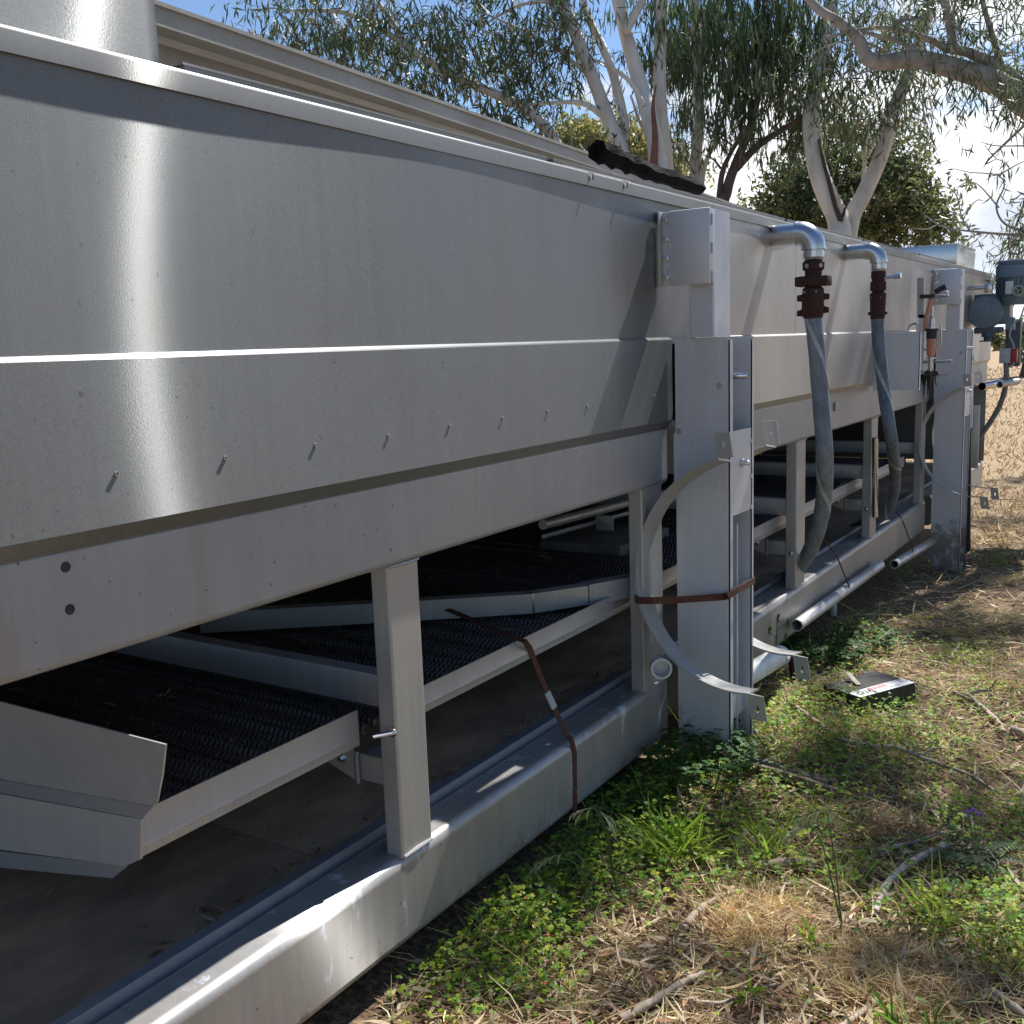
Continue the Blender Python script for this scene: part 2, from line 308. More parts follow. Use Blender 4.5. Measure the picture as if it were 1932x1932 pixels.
def rr(x0, x1, z0, z1, r, n=4):
    """rounded rectangle outline"""
    pts = []
    for cx, cz, a0 in ((x1 - r, z1 - r, 0), (x0 + r, z1 - r, 90), (x0 + r, z0 + r, 180), (x1 - r, z0 + r, 270)):
        for k in range(n + 1):
            a = math.radians(a0 + 90 * k / n); pts.append((cx + r * math.cos(a), cz + r * math.sin(a)))
    return pts
def smooth_path(pts, n=8):
    P = [np.array(p, float) for p in pts]; P = [2 * P[0] - P[1]] + P + [2 * P[-1] - P[-2]]; out = []
    for i in range(1, len(P) - 2):
        for k in range(n):
            t = k / n; a, b, c, d = P[i - 1:i + 3]
            out.append(.5 * ((2 * b) + (c - a) * t + (2 * a - 5 * b + 4 * c - d) * t * t + (3 * b - a - 3 * c + d) * t ** 3))
    out.append(P[-2]); return out
def bulk(name, V, F, tint, mat, parent=None, smooth=False):
    """big mesh from numpy arrays: V (n,3), F (m,4) or (m,3), tint (n,3) per vertex"""
    me = bpy.data.meshes.new(name); nv = len(V); nf, k = F.shape
    if parent is not None: V = V - np.array(ORIG.get(parent.name, (0, 0, 0)))
    me.vertices.add(nv); me.vertices.foreach_set('co', np.ascontiguousarray(V, np.float32).ravel())
    me.loops.add(nf * k); me.loops.foreach_set('vertex_index', np.ascontiguousarray(F, np.int32).ravel())
    me.polygons.add(nf); me.polygons.foreach_set('loop_start', np.arange(0, nf * k, k, dtype=np.int32))
    me.polygons.foreach_set('loop_total', np.full(nf, k, np.int32))
    if smooth: me.polygons.foreach_set('use_smooth', np.ones(nf, bool))
    if tint is not None:
        at = me.attributes.new('tint', 'FLOAT_COLOR', 'POINT'); c = np.ones((nv, 4), np.float32); c[:, :3] = tint; at.data.foreach_set('color', c.ravel())
    me.update(calc_edges=True); me.validate(); me.materials.append(mat)
    o = bpy.data.objects.new(name, me); COL.objects.link(o)
    if parent is not None: o.parent = parent; ORIG[o.name] = ORIG.get(parent.name, (0, 0, 0))
    return o
def blades(base, direc, length, width, bend, side=None, segs=3, wprof=None):
    """numpy blades/leaves: strips of segs quads. base (n,3), direc (n,3) unit, bend (n,3) tip offset"""
    n = len(base); t = np.linspace(0, 1, segs + 1)
    if side is None:
        side = np.cross(direc, RNG.normal(size=(n, 3)))
    side = side / (np.linalg.norm(side, axis=1, keepdims=True) + 1e-9)
    if wprof is None: wprof = 1 - t * .97
    pts = base[:, None, :] + direc[:, None, :] * (length[:, None, None] * t[None, :, None]) + bend[:, None, :] * (t[None, :, None] ** 2)
    w = side[:, None, :] * (width[:, None, None] * .5 * np.asarray(wprof)[None, :, None])
    V = np.stack([pts - w, pts + w], axis=2).reshape(n * (segs + 1) * 2, 3)
    b = (np.arange(n) * (segs + 1) * 2)[:, None, None] + (np.arange(segs) * 2)[None, :, None] + np.array([0, 1, 3, 2])[None, None, :]
    return V, b.reshape(-1, 4), (segs + 1) * 2
def unit(a): return a / (np.linalg.norm(a, axis=1, keepdims=True) + 1e-9)

#%%MACHINE
# ================================================================== THE MACHINE
TW = thing('tunnel_machine', 'long stainless steel tunnel machine with brushed side panels lying along the grass', 'machine', (-2.5, 4.5, 0))
YE = 10.27; Y0 = 0.45; XB = -3.6
def wavy_panel(name, y0, y1, z0, z1, x, amp, mat, seed, dents=()):
    ny = max(4, int((y1 - y0) / .06)); nz = max(4, int((z1 - z0) / .06))
    ys = np.linspace(y0, y1, ny + 1); zs = np.linspace(z0, z1, nz + 1)
    Yg, Zg = np.meshgrid(ys, zs, indexing='ij'); X = np.full_like(Yg, x); r = np.random.default_rng(seed)
    edge = np.minimum(1, np.minimum(Yg - y0, y1 - Yg) / .15) ** .5
    for _ in range(7):
        ky, kz, a, b = r.uniform(1.2, 5), r.uniform(.8, 3), r.uniform(0, 6), r.uniform(-1, 1)
        X += amp * b * np.sin(ky * Yg + kz * Zg + a) * edge
    for dy, dz, rad, dep in dents: X -= dep * np.exp(-((Yg - dy) ** 2 + (Zg - dz) ** 2) / rad ** 2)
    V = np.stack([X, Yg, Zg], -1).reshape(-1, 3); n = nz + 1
    fs = [(i * n + j, (i + 1) * n + j, (i + 1) * n + j + 1, i * n + j + 1) for i in range(ny) for j in range(nz)]
    mb = MB().add(V, fs); k = len(V)
    # folded rim, so that the sheet has thickness
    ring = [i * n for i in range(ny + 1)] + [ny * n + j for j in range(1, n)] + [i * n + nz for i in range(ny - 1, -1, -1)] + [j for j in range(nz - 1, 0, -1)]
    mb.add([V[i] for i in ring] + [V[i] - np.array([.02, 0, 0]) for i in ring], [(a, (a + 1) % len(ring), len(ring) + (a + 1) % len(ring), len(ring) + a) for a in range(len(ring))])
    o = mb.build(name, mat, TW, 30); return o
XW = -1.4775
seams = [Y0, 3.672, 4.653, 6.975, 8.6, YE]
for i in range(5):
    dn = []
    if i == 1: dn = [(4.342, 1.91, .16, .005)]
    if i == 2: dn = [(5.474, 1.91, .16, .005)]
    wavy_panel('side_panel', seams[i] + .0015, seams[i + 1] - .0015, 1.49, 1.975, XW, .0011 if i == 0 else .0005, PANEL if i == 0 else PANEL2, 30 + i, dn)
# folded lip along the top edge, pieces meeting at the seams
XL = -1.4722
lips = [Y0, 3.672, 6.5, YE]
for i in range(3):
    xz = [(XL, 1.953), (XL, 1.985)] + [(XL - .008 + .008 * math.cos(a), 1.985 + .008 * math.sin(a)) for a in np.linspace(.2, 1.57, 7)] + [(-1.56, 1.993), (-1.56, 1.989), (XL - .004, 1.988), (XL - .003, 1.953)]
    MB().prof(xz, lips[i] + .001, lips[i + 1] - .001, 20).build('top_lip', LIP, TW, 25)
MB().box((XB, Y0, 1.95), (-1.56, YE, 1.985), .002).build('roof_panel', TANST, TW)
# lids standing just behind the lip
def lid(y0, y1, x0=-1.52, h=.022, xin=-1.95, mat=LIP):
    mb = MB(); mb.prism([(x0, y0, 1.9935), (x0, y1, 1.9935), (x0, y1, 1.9935 + h), (x0, y0, 1.9935 + h)], (-.012, 0, 0))
    mb.prism([(x0 + .002, y0 - .004, 1.9935 + h), (x0 + .002, y1 + .004, 1.9935 + h), (xin, y1 + .004, 1.9935 + h), (xin, y0 - .004, 1.9935 + h)], (0, 0, .004))
    mb.prism([(x0 - .012, y0, 1.9935), (x0 - .012, y0 + .01, 1.9935), (xin, y0 + .01, 1.9935), (xin, y0, 1.9935)], (0, 0, h))
    return mb.build('lid', mat, TW)
for a, b in ((1.31, 2.56), (2.60, 4.62), (4.66, 5.95), (6.0, 7.4), (7.45, 8.7)): lid(a, b)
h = MB(); h.box((-1.512, 2.62, 1.9935), (-1.50, 3.05, 2.004), .002); h.build('lid_hinge', TANST, TW)
for yy in (2.72, 2.94):
    MB().prism([(-1.495, yy, 1.992), (-1.468, yy + .012, 1.985), (-1.466, yy + .006, 1.967), (-1.475, yy - .004, 1.99)], (0, .012, 0.004)).build('torn_tab', RUST, TW)
# skirt panels with sloping top and returned lower edge
XS = -1.4645
def skirt(y0, y1, xs=XS, mat=SKIRT, zb=1.228):
    xz = [(XW + .001, 1.512), (xs - .002, 1.5065), (xs, 1.503)] + [(xs, z) for z in (1.45, 1.40, 1.35, 1.30, 1.26)] + [(xs, zb + .004), (xs - .003, zb), (-1.487, 1.203), (-1.4875, 1.20), (-1.50, 1.20), (-1.50, 1.512)]
    return MB().prof(xz, y0, y1, 24).build('skirt_panel', mat, TW, 25)
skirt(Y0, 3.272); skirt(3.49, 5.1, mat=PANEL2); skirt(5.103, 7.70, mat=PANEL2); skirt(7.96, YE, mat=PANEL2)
# rivet nuts in a row along the skirt
for px, py in ((220, 894), (425, 864), (595, 840), (733, 822), (848, 803), (948, 789), (1033, 776), (1108, 766), (1175, 757), (1234, 747)):
    P = aX(px, py, XS); MB().lathe(P + np.array([-.002, 0, 0]), (1, 0, 0), [(0, .0045), (.0045, .0045), (.0045, .0022), (.0015, .002)], 10).build('rivet_nut', FRAME, TW)
# long upper beam
def side_beam(y0, y1): return MB().prof(rr(-1.60, -1.489, 1.012, 1.21, .016, 5), y0, y1, 12).build('side_beam', BEAM, TW, 40)
side_beam(Y0, 3.274); side_beam(3.49, 7.70); side_beam(7.96, YE)
for px, py in ((124, 1070), (132, 1150)):
    P = aX(px, py, -1.489); MB().lathe(P + np.array([.0003, 0, 0]), (1, 0, 0), [(0, .009), (.0015, .008), (.0006, .006)], 14).build('drilled_hole', BLACK, TW)
# bottom beam, rounded, with a ledge strip inside
def base_beam(y0, y1): return MB().prof(rr(-1.625, -1.497, .075, .30, .026, 6), y0, y1, 12).build('base_beam', BASE, TW, 40)
base_beam(Y0, 3.27); base_beam(3.48, 7.73); base_beam(7.96, YE)
MB().prism([(-1.60, 3.66, .296), (-1.60, 3.95, .296)], (0, 0, .01)) if False else None
MB().prof([(-1.628, .25), (-1.628, .318), (-1.632, .318), (-1.634, .29), (-1.70, .288), (-1.70, .284), (-1.64, .25)], Y0, YE).build('ledge_strip', INNER, TW)
for a, b in ((Y0, 1.70), (1.703, 4.6), (4.603, YE)):
    MB().box((XB, a, .24), (-1.66, b, .27), .001).build('floor_pan', PAN, TW)
# back, ends and inner roof: the inside is closed and dark
MB().box((XB - .02, Y0, .0), (XB, YE, 1.95), .002).build('back_panel', DARKIN, TW)
MB().box((XB, YE, .3), (-1.49, YE + .02, 1.97), .002).build('end_panel', PANEL, TW)
MB().box((XB, Y0, 1.19), (-1.61, YE, 1.2), .001).build('inner_deck', DARKIN, TW)
# uprights between the beams
UP = [0.47, 1.76, 3.09, 4.76, 6.17, 7.57, 9.0]
UW = [.115, .115, .16, .14, .14, .12, .12]
for y, w in zip(UP, UW):
    xz = rr(0, 1, 0, 1, .1)  # unused outline keeps the order simple
    mb = MB(); out = rr(-1.552, -1.4995, y, y + w, .006, 3)
    mb.prism([(a, b, .297) for a, b in out], (0, 0, .72)); u = mb.build('upright', FRAME, TW, 40)
    if y in (4.76, 6.17):
        MB().bolt((-1.525, y - .0005, .47), (0, -1, 0), .008, .01).build('bolt', BRIGHT, u)
b = MB(); b.tube([aY(742, 1382, 1.752), aY(733, 1384, 1.76) + np.array([-.02, -.03, 0])], .006, 10); b.lathe(aY(741, 1382, 1.757), (0, -1, 0), [(0, .012), (.003, .012)], 14); b.build('stud', BRIGHT, TW)
# belt of ribbed black rods, lying across
prof_ = []; L = 1.97; nr = 120
for k in range(nr):
    t0 = L * k / nr; prof_ += [(t0, .0122), (t0 + L / nr * .3, .0166), (t0 + L / nr * .6, .0166)]
ys_ = np.arange(1.19, 7.65, .0425)
rod = MB().lathe((0, 0, 0), (-1, 0, 0), prof_, 6).build('belt_rod', RODM, None, 10, smooth=False)
for i, y in enumerate(ys_):
    o = rod if i == 0 else rod.copy()
    if i: COL.objects.link(o)
    o.parent = TW; o.location = (-1.612 + 2.5, y - 4.5, .598 + .003 * math.sin(i * 1.7)); o.rotation_euler = (i * .37, 0, 0)
# side rails
def rail(y0, y1, z0=.574, z1=.656, x=-1.60):
    xz = [(x, z0), (x, z0 + .018), (x + .001, z0 + .02), (x, z0 + .022), (x, z1), (x - .003, z1), (x - .003, z0 + .003), (x - .03, z0 + .003), (x - .03, z0)]
    return MB().prof(xz, y0, y1).build('side_rail', FRAME, TW)
rail(1.116, 1.742, .572, .660); rail(1.93, 7.5, .57, .642)
# end tray at the left: leaning guard sheet, fold and trough
ty = 1.17
def sheet(pts, t, name, mat, parent=TW): return MB().prism(pts, t).build(name, mat, parent)
trough = sheet([(-1.603, ty, .656), (-1.603, ty, .575), (-1.66, ty, .571), (-3.4, ty, .571), (-3.4, ty, .69), (-1.603, ty, .69)][:0] or
      [(-1.604, ty, .646), (-1.640, ty, .575), (-3.4, ty, .53), (-3.4, ty, .625), (-2.1, ty, .602)], (0, -.004, 0), 'tray_end', FRAME)
mb = MB(); mb.prism([aY(0, 1324, 1.05), aY(312, 1405, 1.05), aY(306, 1460, 1.07), aY(296, 1514, 1.09), aY(288, 1521, 1.094), aY(0, 1470, 1.094), aY(-400, 1400, 1.094), aY(-400, 1210, 1.05)], (0, .004, 0)); mb.build('guard_sheet', FRAME, TW)
mb = MB(); mb.prism([aY(0, 1471, 1.094), aY(288, 1522, 1.094), aY(268, 1545, 1.113), aY(0, 1496, 1.113), aY(-400, 1420, 1.113), aY(-400, 1401, 1.094)], (0, .003, .0)); mb.build('guard_fold', BEAM, TW)
mb = MB(); mb.prism([aY(0, 1498, 1.115), aY(266, 1546, 1.115), aY(264, 1622, 1.115), aY(236, 1634, 1.112), aY(0, 1603, 1.112), aY(-400, 1550, 1.112), aY(-400, 1424, 1.115)], (0, .006, 0)); mb.build('trough_face', FRAME, TW)
mb = MB(); mb.prism([aY(0, 1606, 1.125), aY(240, 1634, 1.125), aY(212, 1657, 1.15), aY(0, 1637, 1.15), aY(-400, 1600, 1.15), aY(-400, 1553, 1.125)], (0, .003, 0)); mb.build('trough_base', BEAM, TW)
# cross members at the uprights, with weld stubs and bracket plates
for y in (UP[1], UP[3], UP[4], UP[5]):
    cb = MB().box((-3.5, y + .05, .645), (-1.553, y + .10, .728), .004).build('cross_beam', INNER, TW)
for y in (UP[1], UP[3], UP[4]):
    st = MB().box((-1.655, y + .035, .452), (-1.553, y + .095, .522), .004).build('rail_stub', FRAME, TW)
    MB().box((-1.655, y + .02, .447), (-1.648, y + .03, .53), .002).build('weld_plate', INNER, st)
    MB().prism([(-1.662, y + .024, .455), (-1.662, y + .024, .535), (-1.80, y + .024, .575), (-1.80, y + .024, .50)], (0, .004, 0)).build('bracket_plate', FRAME, st)
    MB().bolt((-1.70, y + .024, .505), (0, -1, 0), .009, .01).build('bolt', BRIGHT, st)
# fittings hanging inside
pp = [aX(1024, 990, -1.95), aX(1205, 943, -1.95)]
MB().tube([pp[0], pp[0] + (pp[1] - pp[0]) * 2.2], .019, 12).build('inner_pipe', INNER, TW)
MB().tube([pp[0] + np.array([0, 0, -.045]), pp[0] + (pp[1] - pp[0]) * 2.2 + np.array([0, 0, -.045])], .009, 6).build('inner_rail', INNER, TW)
c = aX(1133, 985, -1.93); MB().box(c - np.array([.02, .005, .032]), c + np.array([.06, 0, .03]), .002).build('hanger_plate', INNER, TW)
c = aX(1150, 1045, -2.0); MB().box(c - np.array([.35, .0, .05]), c + np.array([.05, .5, .035]), .004).build('drip_box', DARKIN, TW)
# loose channel lying across the belt
def wp(px, py, z): d = ray(px, py); return CAM + d * ((z - 1.5) / d[2])
A = wp(1200, 1102, .66); B = wp(1105, 1120, .66); C2 = wp(1000, 1136, .66); D2 = wp(735, 1152, .66); E2 = wp(380, 1172, .66)
lc = thing('loose_channel', 'grey sheet metal channel lying loose across the black belt', 'channel', (C2[0], C2[1], .615))
mb = MB(); mb.ribbon([E2, D2, C2, B + (C2 - B) * .02], (0, 0, 1), .066, .05); mb.build('channel', FRAME, lc)
mb = MB(); mb.ribbon([B + (A - B) * -.02, A, A + (A - B) * .3], (0, 0, 1), .072, .056); mb.build('sleeve', INNER, lc)
mb = MB(); s_ = (B - C2); mb.ribbon([C2 - s_ * .02, C2 + s_ * .02], (0, 0, 1), .068, .052); mb.build('joint_band', PIPEST, lc)
# ---------------------------------------------------------------- posts
def plate_poly(pts, y, th): return [(p[0], y, p[1]) for p in pts], (0, th, 0)
def post(y, zb, near):
    po = MB(); x0, x1 = -1.458, -1.262
    pts = [(x0, 1.505), (x1 - .008, 1.506), (x1, 1.498), (x1, zb), (x0, zb), (x0, .95), (x0 - .008, .99), (x0 - .008, 1.175), (x0, 1.195)]
    po.prism(*plate_poly(pts, y, .004)); po.prism([(x1, y, zb), (x1, y, 1.497), (x1 - .004, y, 1.497), (x1 - .004, y, zb)], (0, .03, 0))
    o = po.build('post_plate', POST, TW)
    yb = y + .19
    p2 = MB(); pts = [(x0, 1.508), (-1.266, 1.508), (-1.254, 1.496), (-1.254, zb + .02), (x0, zb + .02)]
    p2.prism(*plate_poly(pts, yb, .004)); p2.prism([(-1.254, yb, zb + .02), (-1.254, yb, 1.494), (-1.258, yb, 1.494), (-1.258, yb, zb + .02)], (0, .02, 0)); b2 = p2.build('post_plate', POST, TW)
    MB().box((-1.40, y + .004, zb), (-1.395, yb, 1.50), 0).build('post_web', POST, TW)
    MB().box((-1.285, y + .11, zb + .02), (-1.277, y + .118, .86), .001).build('inner_bar', POST, b2)
    MB().box((-1.295, y + .05, zb + .02), (-1.290, y + .056, .86), .001).build('inner_bar', POST, b2)
    MB().box((-1.300, y + .02, .17 + zb), (-1.28, yb, .26 + zb), .003).build('foot_stay', POST, b2)
    MB().box((-1.35, yb - .10, zb - .03), (-1.262, yb - .01, zb + .05), .01).build('foot', POST, b2)
    MB().prism([(-1.2625, y + .010, .90), (-1.2555, yb - .002, .90), (-1.2555, yb - .002, 1.19), (-1.2625, y + .010, 1.19)], (-.004, 0, 0)).build('cover_plate', POST, o)
    for k in (1.165, 1.04, .93):
        MB().tube([(-1.2545, yb - .004, k - .03 + .012 * q / 4) for q in range(6)], [.003, .005, .004, .005, .004, .003], 6).build('weld_bead', BRIGHT, o)
    n_ = MB(); n_.lathe((-1.258, y + .11, 1.075), (1, 0, 0), [(0, .016), (.003, .016), (.004, .010), (.018, .010), (.026, .007), (.030, .002)], 12); n_.build('acorn_nut', BRIGHT, o)
    MB().tube([(-1.33, y + .075, 1.375), (-1.28, y + .085, 1.375), (-1.235, y + .095, 1.375)], [.011] * 3, 12).build('handle_rod', BRIGHT, o)
    for (dx, dz) in ((.16, 1.345), (.012, 1.19)):
        MB().lathe((x0 + dx, y - .0005, dz), (0, -1, 0), [(0, .011), (.002, .010), (.0025, .006), (.001, .004)], 14).build('screw', FRAME, o)
    # column above the plate
    c_ = MB(); out = rr(-1.394, -1.306, y - .024, y + .125, .006, 3); out = [(a, max(b, y + .005)) if False else (a, b) for a, b in out]; c_.prism([(a, b, 1.508) for a, b in out], (0, 0, .412)); cl = c_.build('upper_column', POST, TW, 40)
    MB().prism([(-1.476, y + .003, 1.50), (-1.398, y + .003, 1.50), (-1.398, y + .003, 1.68), (-1.476, y + .003, 1.68)], (0, .02, 0)) if False else None
    bx = MB(); bx.box((-1.442, y - .074, 1.68), (-1.3, y - .060, 1.920), .004); bx.box((-1.40, y - .06, 1.685), (-1.302, y - .024, 1.918), .003); bo = bx.build('hatch_door', POST, TW)
    MB().box((-1.474, y - .095, 1.68), (-1.468, y - .055, 1.92), .002).build('hinge_edge', FRAME, bo)
    MB().box((-1.470, y - .066, 1.681), (-1.438, y - .060, 1.919), .002).build('hinge_leaf', POST, bo)
    for k in range(4): MB().bolt((-1.454, y - .0665, 1.895 - .062 * k), (0, -1, 0), .0075, .012).build('bolt', BRIGHT, bo)
    for k in range(3): MB().tube([(-1.441, y - .072, 1.91 - .085 * k), (-1.441, y - .072, 1.875 - .085 * k)], .004, 8).build('hinge_knuckle', FRAME, bo)
    for k in range(3): MB().tube([(-1.2985, y - .06, 1.90 - .09 * k), (-1.2985, y - .06, 1.865 - .09 * k)], .004, 8).build('weld_bead', FRAME, bo)
    # clamp halves
    for yc, nm in ((y - .148, 0), (y + .31, 1)):
        cx, cz, r = -1.142, .745, .377; w = .108; TL = .16
        # the arc is a strip, its width along Y
        pth = [(cx + r * math.cos(a), yc + TL * r * math.sin(a), cz + r * math.sin(a)) for a in np.radians(np.linspace(106, 276, 40))]
        arc = MB().ribbon(pth, (0, 1, -TL), w, .006).build('clamp_arc', FRAME, TW, 50)
        for sgn, a in ((1, 106), (-1, 276)):
            ex, ez = cx + r * math.cos(math.radians(a)), cz + r * math.sin(math.radians(a))
            ez += .011 * 1; t = MB(); yy = yc - w / 2 + TL * (ez - cz); lean = .012 * (-1 if sgn > 0 else 1)
            outer = [(ex - .002, ez), (ex + .05, ez + .004 * sgn), (ex + .05 + lean, ez + .085 * sgn), (ex + lean - .002, ez + .085 * sgn)]
            hx, hz = ex + .026 + lean * .5, ez + .048 * sgn
            hole = [(hx + .006 * math.cos(q), hz + .012 * math.sin(q)) for q in np.linspace(0, 2 * math.pi, 12, endpoint=False)]
            # plate with a slot: front and back rings bridged around the hole
            n = 12; ang = [math.atan2(p[1] - hz, p[0] - hx) for p in hole]
            def edge(q):
                dx, dz = math.cos(q), math.sin(q); best = 9
                for i in range(4):
                    (ax, az), (bx_, bz) = outer[i], outer[(i + 1) % 4]; den = dx * (bz - az) - dz * (bx_ - ax)
                    if abs(den) < 1e-9: continue
                    tt = ((ax - hx) * (bz - az) - (az - hz) * (bx_ - ax)) / den; ss = ((ax - hx) * dz - (az - hz) * dx) / den
                    if tt > 0 and -1e-6 <= ss <= 1 + 1e-6: best = min(best, tt)
                return (hx + dx * best, hz + dz * best)
            angs = sorted(ang + [math.atan2(p[1] - hz, p[0] - hx) for p in outer]); m_ = len(angs)
            O = [edge(q) for q in angs]; H = [(hx + .006 * math.cos(q), hz + .012 * math.sin(q)) for q in angs]
            vs = [(p[0], yy, p[1]) for p in O] + [(p[0], yy, p[1]) for p in H] + [(p[0], yy + .006, p[1]) for p in O] + [(p[0], yy + .006, p[1]) for p in H]
            fs = []
            for i in range(m_):
                j = (i + 1) % m_; fs += [(i, j, m_ + j, m_ + i), (2 * m_ + j, 2 * m_ + i, 3 * m_ + i, 3 * m_ + j), (i, j, 2 * m_ + j, 2 * m_ + i), (m_ + i, m_ + j, 3 * m_ + j, 3 * m_ + i)]
            t.add(vs, fs); t.build('clamp_tab', FRAME, arc, 40)
        pj = [pth[i] for i in range(19, 25)]; MB().ribbon([(p[0] - .004, p[1], p[2]) for p in pj], (0, 1, -TL), w + .006, .004).build('joint_sleeve', FRAME, arc, 50)
post(3.28, -.02, True); post(7.76, -.22, False)
# sheet box standing out of the skirt beyond the second hose
bxp = MB(); yb = 6.05
bxp.prism([(-1.47, yb, 1.18), (-1.235, yb, 1.18), (-1.222, yb, 1.19), (-1.222, yb, 1.50), (-1.47, yb, 1.50)], (0, .004, 0))
bxp.prism([(-1.222, yb, 1.18), (-1.222, yb + .03, 1.18), (-1.222, yb + .03, 1.50), (-1.222, yb, 1.50)], (-.004, 0, 0))
bxp.prism([(-1.222, yb + .001, 1.497), (-1.222, yb + .03, 1.497), (-1.47, yb + .03, 1.497), (-1.47, yb + .001, 1.497)], (0, 0, .004)); bxp.build('valve_cabinet', POST, TW)
# small plates on the beam
c = aX(1576, 766, -1.487); MB().box(c + np.array([0, -.02, -.025]), c + np.array([.008, .03, .02]), .002).build('lug_plate', FRAME, TW)

# ---- leaves and grit blown in under the machine
n = 900; y = RNG.uniform(1.2, 7.5, n); edge = RNG.random(n) < .7; x = np.where(edge, -1.70 - np.abs(RNG.normal(0, .035, n)), RNG.uniform(-2.8, -1.7, n)); a = RNG.uniform(0, 6.283, n); d = np.stack([np.cos(a), np.sin(a), RNG.uniform(-.05, .25, n)], 1); Ln = RNG.uniform(.01, .06, n)
V, F, k = blades(np.stack([x, y, np.full(n, .274)], 1), unit(d), Ln, RNG.uniform(.002, .010, n), RNG.normal(size=(n, 3)) * .006, np.cross(d, np.array([0, 0, 1.0]) + RNG.normal(size=(n, 3)) * .3), 3, [.2, 1, .8, .05])
c0 = np.array([[.30, .22, .14], [.16, .11, .07], [.45, .36, .24]])[RNG.integers(0, 3, n)]; o = bulk('floor_debris', V, F, np.repeat(c0, k, 0), DRY, TW); o['kind'] = 'stuff'
n = 260; y = RNG.uniform(1.2, 6.5, n); x = RNG.uniform(-2.9, -1.65, n); a = RNG.uniform(0, 6.283, n); d = np.stack([np.cos(a), np.sin(a), RNG.uniform(-.02, .2, n)], 1); Ln = RNG.uniform(.02, .12, n)
V, F, k = blades(np.stack([x, y, np.full(n, .617)], 1), unit(d), Ln, np.where(Ln > .07, .002, RNG.uniform(.004, .012, n)), RNG.normal(size=(n, 3)) * .015, np.cross(d, np.array([0, 0, 1.0]) + RNG.normal(size=(n, 3)) * .3), 3, [.2, 1, .8, .05])
c0 = np.array([[.30, .22, .14], [.20, .15, .10], [.45, .36, .24]])[RNG.integers(0, 3, n)]; o = bulk('belt_debris', V, F, np.repeat(c0, k, 0), DRY, TW); o['kind'] = 'stuff'

#%%ROOFTHINGS
# ================================================================== things on the roof
# duct stack at the left with a rounded front corner
dk = thing('duct', 'tall brushed steel duct standing on the roof at the far left', 'duct', (-1.9, .6, 2.0))
ysr = aX(341, 113, -1.52)[1]
out = [(-1.535, -.8)] + [(-1.60 + .065 * math.cos(a), ysr - .065 + .065 * math.sin(a)) for a in np.linspace(0, math.pi / 2, 9)] + [(-2.3, ysr), (-2.3, -.8)]
MB().prism([(a, b, 1.994) for a, b in out], (0, 0, 1.6)).build('duct_wall', PANEL, dk, 30)
MB().prism([(a + (.006 if a > -2 else 0), b + (.006 if b > 0 else 0), 1.9945) for a, b in out], (0, 0, .008)).build('base_flange', LIP, dk, 30)
# long cover channel, turned a little against the machine
p0 = aX(429, 47, -2.2); dirv = np.array([-.075, 1.0, 0]); dirv /= np.linalg.norm(dirv)
# direction from the picture: the cover's own vanishing point
dv = ray(2040, 627); dirv = np.array([dv[0], dv[1], 0]) / math.hypot(dv[0], dv[1])
cv = thing('roof_cover', 'long tan steel cover channel with stepped top flange on the machine roof', 'cover', (p0[0], p0[1] + 2, 1.99))
def cov(prs, name, mat, s0=-1.6, s1=5.6):
    perp = np.array([dirv[1], -dirv[0], 0]); mb = MB()
    base = p0 * np.array([1, 1, 0])
    mb.prism([base + dirv * s0 + perp * a + np.array([0, 0, z]) for a, z in prs], dirv * (s1 - s0)); return mb.build(name, mat, cv)
zt = p0[2]
cov([(0, zt), (.0, zt - .005), (.010, zt - .006), (.010, zt - .011), (.018, zt - .012), (.018, zt - .018), (-.01, zt - .018), (-.30, zt - .005), (-.30, zt)], 'top_flange', TANST)
cov([(.008, zt - .018), (.008, zt - .066), (-.004, zt - .066), (-.004, zt - .018)], 'web', TANST)
cov([(.03, zt - .066), (.03, zt - .072), (-.03, zt - .072), (-.03, zt - .066)], 'lower_flange', TANST)
cov([(-.08, zt - .072), (-.08, 1.986), (-.09, 1.986), (-.09, zt - .072)], 'back_web', TANST)
# burnt log
lg = thing('burnt_log', 'charred black log lying on the machine roof under the gum trees', 'log', aX(1200, 330, -1.75))
LA = aX(1126, 284, -1.82); LB = aX(1230, 326, -1.76); LC = aX(1322, 356, -1.72)
LA = LA + np.array([0, 0, .0]); pth = [LA, LA + (LB - LA) * .3, LA + (LB - LA) * .65, LB, LB + (LC - LB) * .5, LC]
mb = MB(); mb.tube(smooth_path(pth, 4), [.039 + .003 * math.sin(k * 2.1) - .0005 * k for k in range(21)], 7)
for i in range(len(mb.v)):
    r_ = random.Random(i); mb.v[i] = tuple(np.array(mb.v[i]) + np.array([r_.uniform(-.006, .006) for _ in range(3)]))
mb.build('charred_trunk', CHAR, lg, 20)
mb = MB()
for k in range(7):
    a = k / 7 * 6.283; e = LA + np.array([.016 * math.cos(a), 0, .024 * math.sin(a)]); mb.tube([e + (LB - LA) * .05, e + (LA - LB) * random.uniform(.01, .05)], [.010, .004], 5)
mb.build('splintered_end', CHAR, lg)
# square galvanised box at the far end of the roof
c0 = aX(1757, 462, -2.0); c1 = aX(1839, 472, -2.0)
fb = thing('vent_box', 'square galvanised sheet box at the far end of the machine roof', 'box', (-2.2, 8.9, 1.99))
yb0 = 9.05; A_ = aY(1806, 460, yb0)
MB().box((A_[0] - .9, yb0, 1.9935), (A_[0], yb0 + .85, A_[2]), .004).build('box_shell', PIPEST, fb)
MB().box((A_[0] - .906, yb0 - .004, A_[2] - .004), (A_[0] + .006, yb0 + .856, A_[2] + .006), .002).build('box_lid', PIPEST, fb)

